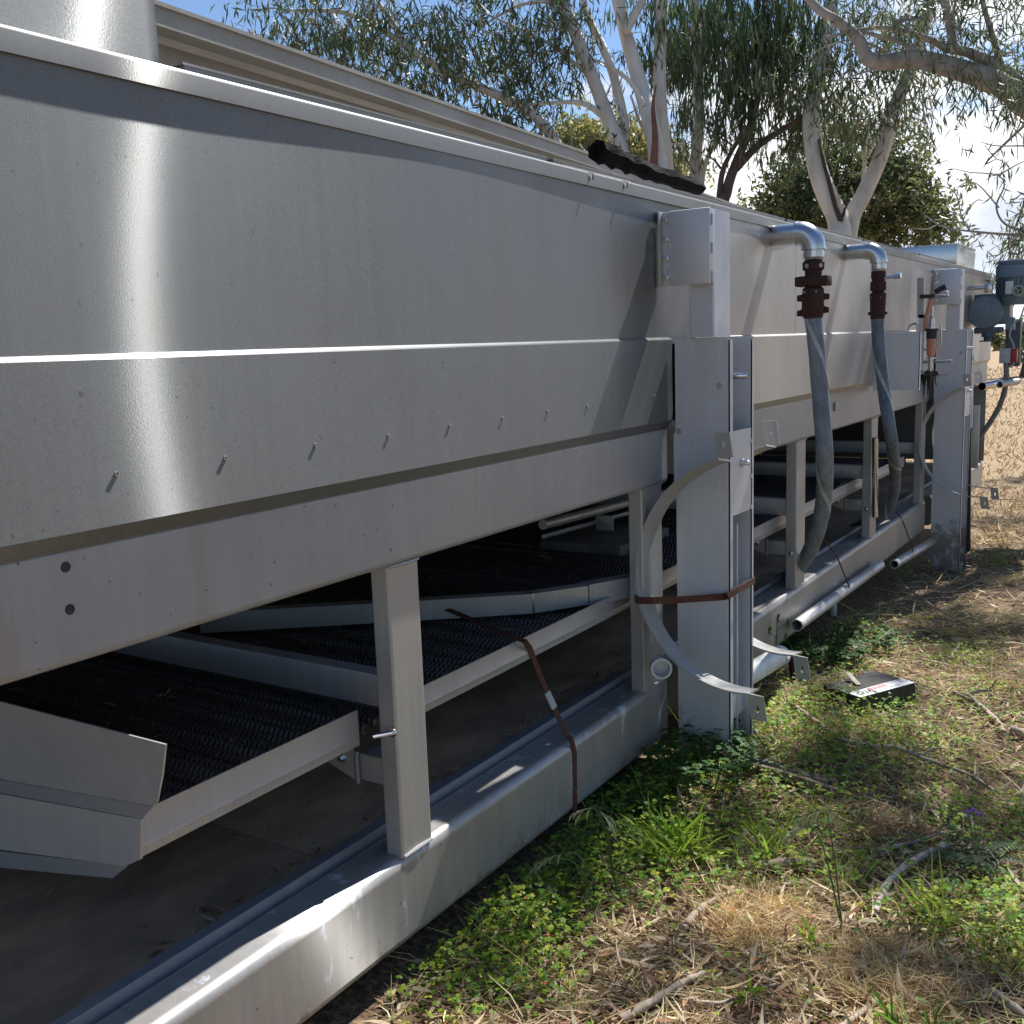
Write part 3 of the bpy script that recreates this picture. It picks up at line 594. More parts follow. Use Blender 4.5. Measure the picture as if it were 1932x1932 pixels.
for y, w in zip(UP[1:6], UW[1:6]):
    MB().tube([(-1.4985, y + .004, .300), (-1.4975, y + w * .5, .302), (-1.4985, y + w - .004, .300)], [.004, .0055, .004], 6).build('weld_run', FRAME, TW)
    MB().tube([(-1.4965, y + .002, 1.011), (-1.4955, y + w * .5, 1.010), (-1.4965, y + w - .002, 1.011)], [.003, .0045, .003], 6).build('weld_run', FRAME, TW)

#%%HOSES
# ================================================================== hoses
def hose(name, label, ys, x_elb, ztop, rp, path_px, hm, stripe_phase, big):
    """pipe stub out of the panel, elbow, rusty coupling and a hanging hose"""
    t = thing(name, label, 'hose', (x_elb, ys, ztop)); r = rp
    zc = ztop - r
    MB().tube([(XW - .01, ys, zc), (x_elb - r * 1.4, ys, zc)], r * .93, 24).build('pipe_stub', PIPEST, t, 50)
    pts = [(x_elb - r * 1.55, ys, zc)] + [(x_elb - r * 1.4 + r * 1.4 * math.sin(a), ys, zc - r * 1.4 + r * 1.4 * math.cos(a)) for a in np.linspace(0, math.pi / 2, 12)] + [(x_elb, ys, zc - r * 1.55)]
    e = MB(); e.tube(pts, [r * 1.04] * len(pts), 24); e.tube([pts[0], (pts[0][0] + .006, ys, zc)], r * 1.1, 24); e.tube([pts[-1], (x_elb, ys, pts[-1][2] + .006)], r * 1.1, 24)
    eo = e.build('elbow', PIPEST, t, 50)
    z = zc - r * 1.55
    MB().lathe((x_elb, ys, z), (0, 0, -1), [(0, r * .85), (.006, r * .85), (.007, r * .93), (.03, r * .93), (.032, r * .82), (.036, r * .9), (.042, r * .8)], 24).build('threaded_collar', PIPEST, t, 50)
    z -= .04; r = rp * .80
    cpl = MB()
    if big:
        cpl.lathe((x_elb, ys, z), (0, 0, -1), [(0, r * .9), (.012, r * 1.25), (.04, r * 1.2), (.045, r * .95), (.07, r * .95), (.075, r * 1.15), (.1, r * 1.15), (.11, r * .9), (.118, r * 1.2), (.2, r * 1.28), (.235, r * 1.1), (.24, r * 1.0)], 12)
        co = cpl.build('coupling', RUST, t, 30)
        MB().box((x_elb - .068, ys - .038, z - .108), (x_elb + .068, ys + .038, z - .066), .006).build('union_flange', RUST, co)
        for a, zz in ((-2.6, .155), (.4, .15), (-2.9, .215), (.2, .205)):
            d = np.array([math.cos(a), math.sin(a), 0]); o_ = np.array([x_elb, ys, z - zz])
            MB().tube([o_ + d * r, o_ + d * (r * 1.75)], [.016, .013], 8).build('clamp_lug', RUST, co)
        for a in (-1.9, -.6): MB().lathe(np.array([x_elb + r * 1.2 * math.cos(a), ys + r * 1.2 * math.sin(a), z - .026]), (math.cos(a), math.sin(a), 0), [(0, .009), (.003, .009)], 12).build('stud', FRAME, co)
        z -= .24
    else:
        cpl.lathe((x_elb, ys, z), (0, 0, -1), [(0, r * .9), (.004, r * 1.12), (.034, r * 1.12), (.038, r * .98), (.05, r * .98), (.054, r * 1.2), (.095, r * 1.25), (.10, r * .95), (.108, r * .95), (.112, r * 1.28), (.16, r * 1.22), (.235, r * 1.12), (.24, r * 1.0)], 12)
        co = cpl.build('coupling', RUST, t, 30)
        for a in (-2.9, .2):
            d = np.array([math.cos(a), math.sin(a), 0]); o_ = np.array([x_elb, ys, z - .21]); MB().tube([o_ + d * r, o_ + d * (r * 1.45)], [.009, .008], 8).build('clamp_lug', RUST, co)
        o_ = np.array([x_elb + r * .9, ys, z - .035]); mb = MB(); mb.tube([o_, o_ + np.array([.05, 0, .004])], .009, 10); mb.tube([o_ + np.array([.045, 0, .004]), o_ + np.array([.08, 0, .006])], .014, 10); mb.build('bleed_nipple', BRIGHT, co)
        z -= .24
    MB().box((x_elb - r * .8, ys - r * 1.06, z + .105), (x_elb + r * .7, ys - r * .96, z + .112), .001).build('worn_band', FRAME, co)
    P = [(x_elb, ys, z + .01)] + path_px(z)
    sp = smooth_path(P, 10); hr = r * .96
    ho = MB(); ho.tube(sp, [hr * (1 + .012 * math.sin(k * .9)) for k in range(len(sp))], 20); hb = ho.build('hose_body', hm, t, 50)
    # spiral stripe
    S = [np.array(p) for p in sp]; acc = 0; vs = []; fs = []; u = np.array([1.0, 0, 0])
    for i in range(len(S)):
        tt = S[min(i + 1, len(S) - 1)] - S[max(i - 1, 0)]; tt /= np.linalg.norm(tt)
        if i: acc += np.linalg.norm(S[i] - S[i - 1])
        u = u - tt * (u @ tt); u /= np.linalg.norm(u); w = np.cross(tt, u)
        for dd in (-.16, .16):
            a = stripe_phase - acc * 9.0 + dd; vs.append(S[i] + tt * (dd * .045) + (hr * 1.02 + .001) * (math.cos(a) * u + math.sin(a) * w))
        for dd in (.16, -.16):
            a = stripe_phase - acc * 9.0 + dd; vs.append(S[i] + tt * (dd * .045) + (hr * .96) * (math.cos(a) * u + math.sin(a) * w))
    for i in range(len(S) - 1):
        for k in range(4): fs.append((i * 4 + k, i * 4 + (k + 1) % 4, i * 4 + 4 + (k + 1) % 4, i * 4 + 4 + k))
    MB().add(vs, fs).build('stripe', STRIPE, hb, 60)
    return t
r1 = .046; r2 = .0405
P1 = lambda z: [aY(1540, 650, 4.335), aY(1549, 760, 4.33), aY(1556, 860, 4.33), aX(1554, 940, -1.30), aX(1543, 1000, -1.36), aX(1522, 1050, -1.46), aX(1490, 1085, -1.60), aX(1440, 1110, -1.80)]
hose('suction_hose', 'thicker blue grey hose with pale spiral stripe and big rusted coupling, nearer the camera', 4.342, -1.305, 1.968, r1, P1, HOSE1, 2.3, True)
P2 = lambda z: [aY(1657, 640, 5.47), aY(1668, 740, 5.47), aY(1682, 830, 5.46), aX(1689, 895, -1.33), aX(1684, 940, -1.38), aX(1668, 968, -1.47), aX(1640, 985, -1.60), aX(1600, 1000, -1.8)]
hose('suction_hose', 'thinner slate hose under the second elbow with slim rusted coupling, farther along the machine', 5.474, -1.315, 1.955, r2, P2, HOSE2, 4.3, False)
# short tube tied to the upright beside the second hose
a_ = aX(1651, 826, -1.47); b_ = aX(1651, 975, -1.47)
tb = MB(); tb.tube([a_, b_], .017, 14, cap=False); tb.tube([b_, a_], .014, 14, cap=False); tb.build('steel_tube', PIPEST); tag(bpy.data.objects['steel_tube'], 'short steel tube standing upright against the frame beside the slate hose', 'tube')

#%%FITTINGS
# ================================================================== drive at the far end
mc = aY(1858, 589, 9.1)
dr = thing('gear_motor', 'blue grey gear motor with round cover and finned motor at the far end', 'motor', mc)
S_ = np.linalg.norm(mc - CAM) / 1932 * 1.0
MB().lathe(mc + np.array([0, .14, 0]), (0, -1, 0), [(0, .128), (.10, .128), (.112, .132), (.125, .132), (.136, .126), (.14, .110), (.141, .0)], 40, cap=False).build('gear_cover', MOTOR, dr, 30)
MB().box(mc + np.array([-.10, .10, -.10]), mc + np.array([.17, .30, .145]), .012).build('gear_housing', MOTOR, dr)
MB().lathe(mc + np.array([-.3, .2, .0]), (1, 0, 0), [(0, .06), (.25, .06)], 16).build('drive_shaft', MOTORD, dr)
MB().box(mc + np.array([-.08, .02, -.17]), mc + np.array([.12, .2, -.12]), .01).build('foot_bracket', MOTORD, dr)
MB().lathe(mc + np.array([.02, .06, -.165]), (0, 0, -1), [(0, .045), (.03, .05), (.035, .03), (.06, .03), (.06, .06), (.07, .06)], 18).build('drain_plug', MOTORD, dr)
mo = aY(1916, 560, 9.25)
mt = MB(); mt.lathe(mo, (.02, 0, 1), [(-.06, .11), (0, .125), (.005, .135), (.15, .135)], 32); body = mt.build('motor_body', MOTOR, dr, 30)
for k in range(26):
    a = 2 * math.pi * k / 26; d = np.array([math.cos(a), math.sin(a), 0])
    MB().bmbox(np.array([-.006, -.003, -.07]), np.array([.006, .003, .07]), .001, 1) if False else None
    f = MB(); f.prism([mo + d * .13 + np.array([0, 0, .01]), mo + d * .148 + np.array([0, 0, .01]), mo + d * .148 + np.array([0, 0, .145]), mo + d * .13 + np.array([0, 0, .145])], np.array([-d[1], d[0], 0]) * .006); f.build('cooling_fin', MOTORD, body)
MB().lathe(mo + np.array([0, 0, .152]), (0, 0, 1), [(0, .152), (.09, .152), (.098, .146), (.10, .13), (.10, 0)], 32, cap=False).build('fan_cowl', MOTOR, dr, 30)
MB().lathe(mo + np.array([0, 0, .253]), (0, 0, 1), [(0, .135), (.014, .135), (.014, .153), (.03, .15), (.036, .12), (.04, 0)], 32, cap=False).build('rain_cap', MOTOR, dr, 30)
MB().bmbox(mo + np.array([-.055, -.154, .02]), mo + np.array([0.0, -.148, .12]), .002, 1).build('name_plate', WHITEP, dr)
wc = aY(1922, 549 + 2, 9.02)
wc = aY(1921, 548, 9.05)
ring = [wc + .036 * np.array([math.cos(a), 0, math.sin(a)]) for a in np.linspace(0, 2 * math.pi, 25)]
w_ = MB(); w_.tube(ring, .010, 8, cap=False)
for a in (.3, 2.4, 4.5): w_.tube([wc, wc + .034 * np.array([math.cos(a), 0, math.sin(a)])], .006, 6)
w_.build('hand_wheel', matte('pale_green_enamel', (.36, .42, .33), (.25, .29, .23), .5, 20), dr, 40)
MB().lathe(wc + np.array([0, .12, 0]), (0, -1, 0), [(0, .03), (.11, .025)], 14).build('wheel_spindle', MOTORD, dr)
tb_ = aY(1906, 611, 9.0); MB().box(tb_ - np.array([.035, 0, .05]), tb_ + np.array([.03, .06, .05]), .006).build('terminal_box', MOTOR, dr)
low = aY(1912, 640, 9.3); MB().box(low + np.array([-.06, 0, -.22]), low + np.array([.05, .1, .16]), .01).build('torque_arm', MOTORD, dr)
cb = smooth_path([aY(1932, 580, 9.0), aY(1925, 600, 8.98), aY(1915, 608, 8.97), aY(1908, 620, 8.96), aY(1905, 634, 8.96), aY(1912, 650, 8.96), aY(1914, 680, 8.96), aY(1908, 692, 8.96), aY(1903, 690, 8.96)], 5)
c_ = MB(); c_.tube(cb, .006, 8); c_.build('power_cable', GREYP); tag(bpy.data.objects['power_cable'], 'thin grey cable looping down from the gear motor to the switch box', 'cable')
jb = aY(1897, 672, 8.95)
jx = thing('switch_box', 'small grey and red switch box below the gear motor', 'switch box', jb)
MB().box(jb + np.array([-.045, 0, -.055]), jb + np.array([.035, .08, .06]), .004).build('box_body', GREYP, jx)
MB().box(jb + np.array([.0355, -.002, -.05]), jb + np.array([.08, .08, .056]), .004).build('red_cover', RED, jx)
MB().lathe(jb + np.array([.015, .03, -.055]), (0, 0, -1), [(0, .024), (.03, .022), (.035, .018)], 12).build('cable_gland', BLACK, jx)
cd = smooth_path([aY(1898, 684, 8.97), aY(1899, 712, 8.97), aY(1896, 735, 8.97), aY(1885, 768, 8.97), aY(1866, 800, 8.97), aY(1846, 828, 8.97)], 6)
c_ = MB(); c_.tube(cd, .020, 12); c_.build('conduit', matte('grey_conduit', (.20, .20, .20), (.14, .14, .14), .6, 30)); tag(bpy.data.objects['conduit'], 'curved grey conduit dropping from the switch box towards the ground', 'conduit')
for (a, b, rr_, nm, lb) in (((1853, 729), (1878, 721), .034, 'roller_end', 'bright steel roller end sticking out beyond the far post'), ((1886, 726), (1912, 717), .026, 'pipe_end', 'open grey pipe end beside the bright roller end')):
    A_ = aY(*a, 8.6); B_ = aY(*b, 8.6) + np.array([0, .5, 0]); B_ = A_ + np.array([.09, .28, .012])
    m_ = MB(); m_.tube([A_, B_], rr_ * .9, 18, cap=False); m_.tube([B_, A_], rr_ * .75, 18, cap=False); m_.tube([B_, B_ + (B_ - A_) * .02], rr_ * .9, 18); o = m_.build(nm, BRIGHT if nm == 'roller_end' else ALU, None, 50); tag(o, lb, 'pipe')
# pipe stub and valve on the wall left of the motor
v0 = aX(1830, 544, XW); vt = thing('bleed_valve', 'small steel pipe stub with valve on the wall beside the gear motor', 'valve', v0)
MB().tube([v0, v0 + np.array([.13, 0, 0])], .014, 12).build('pipe', BRIGHT, vt); MB().box(v0 + np.array([.11, -.02, -.04]), v0 + np.array([.17, .02, .03]), .008).build('valve_body', PIPEST, vt)
MB().box(v0 + np.array([.15, -.005, .03]), v0 + np.array([.16, .005, .08]), .002).build('lever', PIPEST, vt)
# side bars and shield behind the far post
sb = MB(); q = aY(1843, 800, 8.3); sb.box((q[0] - .03, 8.28, q[2] - .33), (q[0] + .02, 8.3, q[2] + .14), .003); o = sb.build('guard_bar', FRAME); tag(o, 'flat steel guard bar standing just behind the far post', 'bar')
gb = MB(); xx = aY(1836, 820, 8.0)[0]; gb.prism([aY(1823, 830, 8.0), aY(1832, 812, 8.0), aY(1830, 1040, 8.0), aY(1821, 1045, 8.0)], (0, .03, 0)); gb.build('rubber_strip', BLACK, TW)
gb = MB(); gb.prism([aY(1825, 726, 8.05), aY(1836, 720, 8.05), aY(1834, 806, 8.05), aY(1824, 815, 8.05)], (0, .02, 0)); gb.build('side_flange', POST, TW)
# regulator assembly on the panel before the far post
Yv = 6.62; vv = aY(1752, 640, Yv)
rg = thing('valve_assembly', 'upright rack of steel rods holding a salmon coloured valve before the far post', 'valve', vv)
def R_(*pts, r=.006, name='rod', mat=PIPEST, n=8): return MB().tube([aY(px, py, Yv + dy) for px, py, dy in pts], r, n).build(name, mat, rg, 50)
R_((1731, 610, 0), (1730, 700, 0)); R_((1730, 698, 0), (1748, 703, 0), (1786, 706, 0), (1799, 693, -.01) if False else (1790, 702, 0))
R_((1775, 612, 0), (1776, 648, 0), (1773, 655, 0), (1768, 658, 0), (1742, 660, 0)); R_((1741, 683, 0), (1796, 681, 0), r=.008); R_((1713, 624, .05), (1715, 616, .05), (1722, 611, .05), (1731, 610, .05))
R_((1765, 559, 0), (1790, 557, 0), r=.008); R_((1755, 706, 0), (1756, 722, 0), (1758, 729, 0), r=.004, mat=WIRE); R_((1764, 706, 0), (1765, 722, 0), (1767, 728, 0), r=.004, mat=WIRE)
MB().prism([aY(1730, 524, Yv), aY(1743, 524, Yv), aY(1743, 600, Yv), aY(1730, 600, Yv)], (0, .03, 0)).build('slide_bar', FRAME, rg)
MB().prism([aY(1733, 594, Yv), aY(1745, 593, Yv), aY(1743, 678, Yv), aY(1733, 678, Yv)], (0, .05, 0)).build('back_channel', POST, rg)
MB().prism([aY(1735, 556, Yv - .03), aY(1763, 555, Yv - .03), aY(1762, 562, Yv - .03), aY(1735, 563, Yv - .03)], (0, .05, 0)).build('black_grip', BLACK, rg)
R_((1764, 551, -.02), (1785, 540, -.02), r=.017, name='black_nozzle', mat=BLACK, n=12); R_((1781, 549, -.03), (1789, 553, -.03), r=.010, name='hose_tip', mat=BRIGHT)
R_((1762, 552, 0), (1754, 575, 0), (1747, 600, 0), (1746, 625, 0), r=.012, name='orange_tube', mat=ORANGE, n=10)
cc = aY(1757, 655, Yv); MB().lathe(cc, (0, 0, 1), [(-.06, .014), (-.045, .023), (.02, .026), (.05, .026)], 18).build('valve_body', ORANGE, rg)
MB().lathe(cc, (0, 0, 1), [(.05, .030), (.095, .031), (.10, .038), (.110, .038)], 18).build('valve_bonnet', BLACK, rg); MB().lathe(cc, (0, 0, 1), [(.111, .038), (.116, .038), (.117, .017), (.17, .016), (.18, .007), (.24, .006)], 18).build('valve_stem', PIPEST, rg)
MB().lathe(cc, (0, 0, -1), [(.062, .030), (.068, .030), (.069, .016), (.15, .015)], 16).build('valve_cup', PIPEST, rg)
for px in (1751, 1765): q = aY(px, 704, Yv - .01); MB().lathe(q, (0, -1, 0), [(-.02, .018), (.02, .018)], 14).build('black_knob', BLACK, rg)
mb = MB()
for k in range(16):
    a = aY(1738 + k * 1.1, 706, Yv + .06); mb.tube([a, a + np.array([random.uniform(-.01, .01), 0, -random.uniform(.06, .16)])], [.005, .001], 4)
mb.build('grease_drip', BLACK, rg)
# bird-dropping white splash of plastic tape on the far post
q = aY(1831, 668, 8.0); tp = MB(); tp.tube(smooth_path([q + np.array([-.02, 0, -.05]), q + np.array([0, -.03, 0]), q + np.array([.02, -.02, -.02]), q + np.array([.05, 0, -.12])], 4), [.006, .012, .016, .014, .014, .012, .01, .01, .008, .006, .004, .003, .002], 6); o = tp.build('tape_end', PVC); tag(o, 'torn end of pale tape hanging behind the far post', 'tape')
# ================================================================== pipes along the bottom beam
def hollow(name, a, b, r, mat, label, cat='pipe', group=None):
    d = np.array(b) - np.array(a); d /= np.linalg.norm(d)
    m_ = MB(); m_.lathe(a, d, [(.0, r * .84), (0, r), (np.linalg.norm(np.array(b) - np.array(a)), r)], 20, cap=False); m_.lathe(a, d, [(0, r * .84), (.3, r * .8)], 20, cap=False); m_.lathe(b, d, [(0, r), (.001, 0)], 20, cap=False)
    o = m_.build(name, mat, None, 50); return tag(o, label, cat, group)
hollow('loose_pipe', aX(1503, 1180, -1.45), aX(1660, 1066, -1.45), .029, ALU, 'longer stained pipe tied along the bottom beam, open rusty end towards the camera')
hollow('loose_pipe', aX(1687, 1065, -1.45), aX(1775, 1012, -1.45), .028, ALU, 'shorter pipe tied along the bottom beam, running up to the far post')
def wire(name, pts, r, label, mat=WIRE):
    m_ = MB(); m_.tube(pts, r, 6); o = m_.build(name, mat); return tag(o, label, 'wire')
wire('tie_wire', [aX(1556, 1017, -1.52), aX(1580, 1052, -1.492), aX(1601, 1104, -1.43), aX(1604, 1118, -1.425), aX(1590, 1128, -1.46)], .004, 'rusty wire tying the longer pipe to the bottom beam')
wire('tie_wire', [aX(1690, 966, -1.53), aX(1700, 976, -1.50), aX(1706, 990, -1.492), aX(1722, 1035, -1.43), aX(1722, 1042, -1.425)], .004, 'rusty wire tying the shorter pipe to the bottom beam')
g = aG(1625, 1165); dp = MB(); dp.tube([(g[0] - .16, g[1], g[2] + .30), (g[0] - .16, g[1], g[2] - .02)], .020, 12); o = dp.build('drain_pipe', PVC); tag(o, 'short white drain pipe standing under the bottom beam', 'pipe')
g = aG(1503, 1285); rp = hollow('rusty_pipe_stub', (g[0] - .02, g[1], g[2] + .10), (g[0], g[1] + .01, g[2] - .05), .022, RUST, 'rusty brown pipe stub sticking up out of the weeds')
pv0 = aX(1420, 1268, -1.40); pv1 = aX(1470, 1238, -1.40)
w_ = thing('cracked_pvc_pipe', 'white capped plastic pipe lying beside the near post foot', 'pipe', pv0)
MB().tube([pv0 - (pv1 - pv0) * .8, pv1], .043, 20).build('pipe', PVC, w_, 50); d = (pv1 - pv0) / np.linalg.norm(pv1 - pv0)
MB().lathe(pv1 - d * .03, d, [(0, .046), (.045, .046), (.06, .040), (.066, .022), (.067, 0)], 20, cap=False).build('end_cap', PVC, w_, 50)
q = aY(1244, 1255, 3.06); pc = MB(); ax = np.array([.55, -.83, 0.05]); pc.lathe(q, ax, [(0, .030), (.0, .036), (.05, .036), (.05, .029), (.005, .029), (.005, 0)], 20, cap=False); o = pc.build('pvc_coupling', PVC, None, 40); tag(o, 'white plastic pipe coupling stuck on the frame beside the near post', 'coupling')
# ================================================================== rusty straps
st = thing('steel_strap', 'rusty steel strap drawn around the near post and clamp', 'strap', aY(1300, 1128, 3.1))
ylp = 3.28 - .165
path = [aY(1195, 1124, 3.20), aY(1199, 1131, 3.04), aY(1206, 1133, 3.035), aY(1232, 1133, 3.04), aY(1275, 1132, 3.16), aY(1364, 1126, 3.274), aX(1374, 1124, -1.254), aX(1383, 1119, -1.251), aX(1420, 1097, -1.247), aX(1424, 1094, -1.25)]
MB().ribbon(path, (0, 0, 1), .024, .003).build('band', STRAPM, st)
q = aY(1347, 1126, 3.262); MB().box(q - np.array([.012, .003, .013]), q + np.array([.012, .002, .013]), .003).build('strap_clip', GREYP, st)
st = thing('steel_strap', 'rusty steel strap bent over the belt rail and down the bottom beam', 'strap', aX(1035, 1320, -1.55))
path = [wp(803, 1133, .66), wp(990, 1210, .655), aX(1000, 1224, -1.594), aX(1012, 1256, -1.593), aX(1038, 1320, -1.572), aX(1070, 1388, -1.513), aX(1078, 1396, -1.496), aX(1084, 1420, -1.494), aX(1085, 1545, -1.494)]
MB().ribbon(path, (.25, 1, .25), .018, .003).build('band', STRAPM, st)
q = aX(1040, 1322, -1.562); MB().ribbon([aX(1032, 1306, -1.568), aX(1046, 1336, -1.556)], (.25, 1, .25), .021, .006).build('strap_clip', GREYP, st)

#%%GROUND
# ================================================================== ground
gy = np.concatenate([np.linspace(-60, -2, 20), np.linspace(-1.8, 14, 120), np.geomspace(14.5, 3000, 50)])
gx = np.concatenate([-np.geomspace(3000, 6, 40), np.linspace(-5.8, 6, 110), np.geomspace(6.3, 3000, 40)])
GX, GY = np.meshgrid(gx, gy, indexing='ij'); GZ = gz(GX, GY)
V = np.stack([GX, GY, GZ], -1).reshape(-1, 3); n = len(gy)
I, J = np.meshgrid(np.arange(len(gx) - 1), np.arange(n - 1), indexing='ij'); b0 = (I * n + J).ravel()
F = np.stack([b0, b0 + n, b0 + n + 1, b0 + 1], 1)
m, nn, l, p = newmat('ground_soil')
geo = nn.new('ShaderNodeNewGeometry'); p.inputs['Roughness'].default_value = .9; p.inputs['Specular IOR Level'].default_value = .2
t1 = nn.new('ShaderNodeTexNoise'); t1.inputs['Scale'].default_value = 45; t1.inputs['Detail'].default_value = 7; t1.inputs['Roughness'].default_value = .7; l.new(geo.outputs['Position'], t1.inputs['Vector'])
t2 = nn.new('ShaderNodeTexNoise'); t2.inputs['Scale'].default_value = 1.1; t2.inputs['Detail'].default_value = 6; l.new(geo.outputs['Position'], t2.inputs['Vector'])
c1 = nn.new('ShaderNodeValToRGB'); l.new(t1.outputs[0], c1.inputs[0])
for i, (ps, cc_) in enumerate(((.33, (.045, .03, .02)), (.5, (.16, .105, .063)), (.66, (.36, .26, .155)))):
    e = c1.color_ramp.elements[i] if i < 2 else c1.color_ramp.elements.new(ps); e.position = ps; e.color = (*cc_, 1)
c3 = nn.new('ShaderNodeValToRGB'); l.new(t1.outputs[0], c3.inputs[0])
for i, (ps, cc_) in enumerate(((.36, (.19, .13, .072)), (.62, (.40, .29, .165)))): c3.color_ramp.elements[i].position = ps; c3.color_ramp.elements[i].color = (*cc_, 1)
sp = nn.new('ShaderNodeSeparateXYZ'); l.new(geo.outputs['Position'], sp.inputs[0])
mr = nn.new('ShaderNodeMapRange'); mr.inputs[1].default_value = 9.5; mr.inputs[2].default_value = 16; l.new(sp.outputs[1], mr.inputs[0])
a2 = nn.new('ShaderNodeMath'); a2.operation = 'MULTIPLY_ADD'; a2.inputs[1].default_value = .9; a2.inputs[2].default_value = -.45; l.new(t2.outputs[0], a2.inputs[0])
a3 = nn.new('ShaderNodeMath'); a3.operation = 'ADD'; a3.use_clamp = True; l.new(a2.outputs[0], a3.inputs[0]); l.new(mr.outputs[0], a3.inputs[1])
mx_ = nn.new('ShaderNodeMix'); mx_.data_type = 'RGBA'; l.new(a3.outputs[0], mx_.inputs[0]); l.new(c1.outputs[0], mx_.inputs[6]); l.new(c3.outputs[0], mx_.inputs[7]); l.new(mx_.outputs[2], p.inputs['Base Color'])
bp = nn.new('ShaderNodeBump'); bp.inputs['Strength'].default_value = .8; bp.inputs['Distance'].default_value = .02; l.new(t1.outputs[0], bp.inputs['Height']); l.new(bp.outputs[0], p.inputs['Normal'])
go = bulk('ground', V, F, None, m, smooth=True); go['kind'] = 'structure'

#%%COVER
# ------------------------------------------------ ground cover: straw, fallen leaves, weeds, grass
def scatter(n, r0=1.7, r1=17, a0=-42, a1=40):
    a = np.radians(RNG.uniform(a0, a1, n)); r = np.exp(RNG.uniform(math.log(r0), math.log(r1), n))
    x = r * np.sin(a); y = r * np.cos(a); k = (x > -1.49); x = x[k]; y = y[k]
    return x, y
def blobs(x, y, L):
    w = np.zeros_like(x)
    for px, py, rad, s in L:
        P = aG(px, py); w = np.maximum(w, s * np.exp(-(((x - P[0]) ** 2 + (y - P[1]) ** 2) / rad ** 2)))
    return w
def vn(x, y, s, seed=0):
    r = np.random.default_rng(seed); out = np.zeros_like(x)
    for _ in range(6): k = r.normal(size=2) * s; out += np.sin(k[0] * x + k[1] * y + r.uniform(0, 6.28))
    return out / 3
GREEN = [(1130, 1600, .30, 1.1), (1230, 1540, .30, 1.1), (960, 1740, .22, 1), (1560, 1420, .35, .9), (1650, 1400, .3, .8), (1300, 1440, .42, 1.1), (1180, 1570, .30, 1), (1050, 1650, .28, .8), (1480, 1250, .4, 1.1), (1560, 1190, .35, 1), (1600, 1340, .35, 1), (1480, 1400, .30, .9), (1720, 1400, .35, .6), (900, 1800, .22, .6), (1400, 1500, .3, .8), (1880, 1760, .22, .9), (1330, 1560, .22, .9), (1560, 1800, .2, .35), (1700, 1750, .2, .4), (1750, 1240, .4, .5), (1900, 1340, .4, .55), (1850, 1200, .5, .4), (1040, 1860, .15, .5), (1480, 1650, .3, .5), (1900, 1560, .3, .6)]
DRYB = [(1460, 1730, .25, 1), (1690, 1830, .35, 1), (1300, 1850, .4, .6), (1560, 1900, .35, .8), (1850, 1900, .4, .5), (1850, 1000, 1.2, .8)]
# straw
x, y = scatter(80000, 1.0); z = gz(x, y); n = len(x)
a = RNG.uniform(0, 6.283, n); el = RNG.uniform(-.05, .45, n) ** 1.0
d = np.stack([np.cos(a) * np.cos(el), np.sin(a) * np.cos(el), np.sin(el)], 1); r = np.hypot(x, y)
Ln = RNG.uniform(.03, .12, n) * (1 + .25 * np.clip(r - 4, 0, 6)); W = RNG.uniform(.0015, .0042, n) * (1 + .22 * np.clip(r - 3, 0, 10))
bend = RNG.normal(size=(n, 3)) * Ln[:, None] * .25; bend[:, 2] = -np.abs(bend[:, 2]) * .6
V, F, k = blades(np.stack([x, y, z + RNG.uniform(.0, .02, n)], 1), d, Ln, W, bend, segs=2, wprof=[.8, 1, .3])
c0 = np.array([[.72, .55, .30], [.56, .40, .20], [.82, .68, .42], [.30, .20, .12], [.48, .38, .25]])[RNG.integers(0, 5, n)] * RNG.uniform(.7, 1.15, (n, 1))
o = bulk('straw_litter', V, F, np.repeat(c0, k, 0), DRY); o['kind'] = 'stuff'
# fallen gum leaves and bark
x, y = scatter(26000, 1.0, 12); z = gz(x, y); n = len(x); a = RNG.uniform(0, 6.283, n); el = RNG.normal(0, .25, n)
d = np.stack([np.cos(a) * np.cos(el), np.sin(a) * np.cos(el), np.sin(el)], 1); r = np.hypot(x, y)
Ln = RNG.uniform(.02, .085, n); W = RNG.uniform(.005, .014, n); bend = RNG.normal(size=(n, 3)) * .02
side = np.cross(d, np.array([0, 0, 1.0]) + RNG.normal(size=(n, 3)) * .45)
V, F, k = blades(np.stack([x, y, z + RNG.uniform(.006, .022, n)], 1), d, Ln, W, bend, side, 4, [.1, .8, 1, .7, .05])
c0 = np.array([[.38, .20, .11], [.52, .36, .20], [.62, .47, .30], [.22, .12, .075], [.44, .38, .26], [.70, .56, .38]])[RNG.integers(0, 6, n)] * RNG.uniform(.7, 1.15, (n, 1))
o = bulk('fallen_leaves', V, F, np.repeat(c0, k, 0), DRY); o['kind'] = 'stuff'
# clover-like weeds: three leaflets on a short stalk
x, y = scatter(190000, 1.0, 12); gm = blobs(x, y, GREEN); gm = gm * (1 + .45 * vn(x, y, 7, 3)) ; dr_ = blobs(x, y, DRYB); keep = RNG.random(len(x)) < np.clip(gm * 1.1 - .6 * dr_ + .03 + .05 * vn(x, y, 3, 5), 0.015, 1); x = x[keep]; y = y[keep]
n = len(x); z = gz(x, y); hgt = RNG.uniform(.01, .07, n) * (.6 + .8 * np.clip(blobs(x, y, GREEN), 0, 1)); r = np.hypot(x, y)
Vs = []; Fs = []; Ts = []; kk = 0; a0 = RNG.uniform(0, 6.283, n); tl = RNG.normal(0, .35, (n, 2))
pal = np.array([[.21, .36, .03], [.15, .29, .03], [.31, .44, .04], [.45, .49, .06], [.10, .21, .035]])
c0 = pal[RNG.integers(0, 5, n)] * RNG.uniform(.75, 1.2, (n, 1))
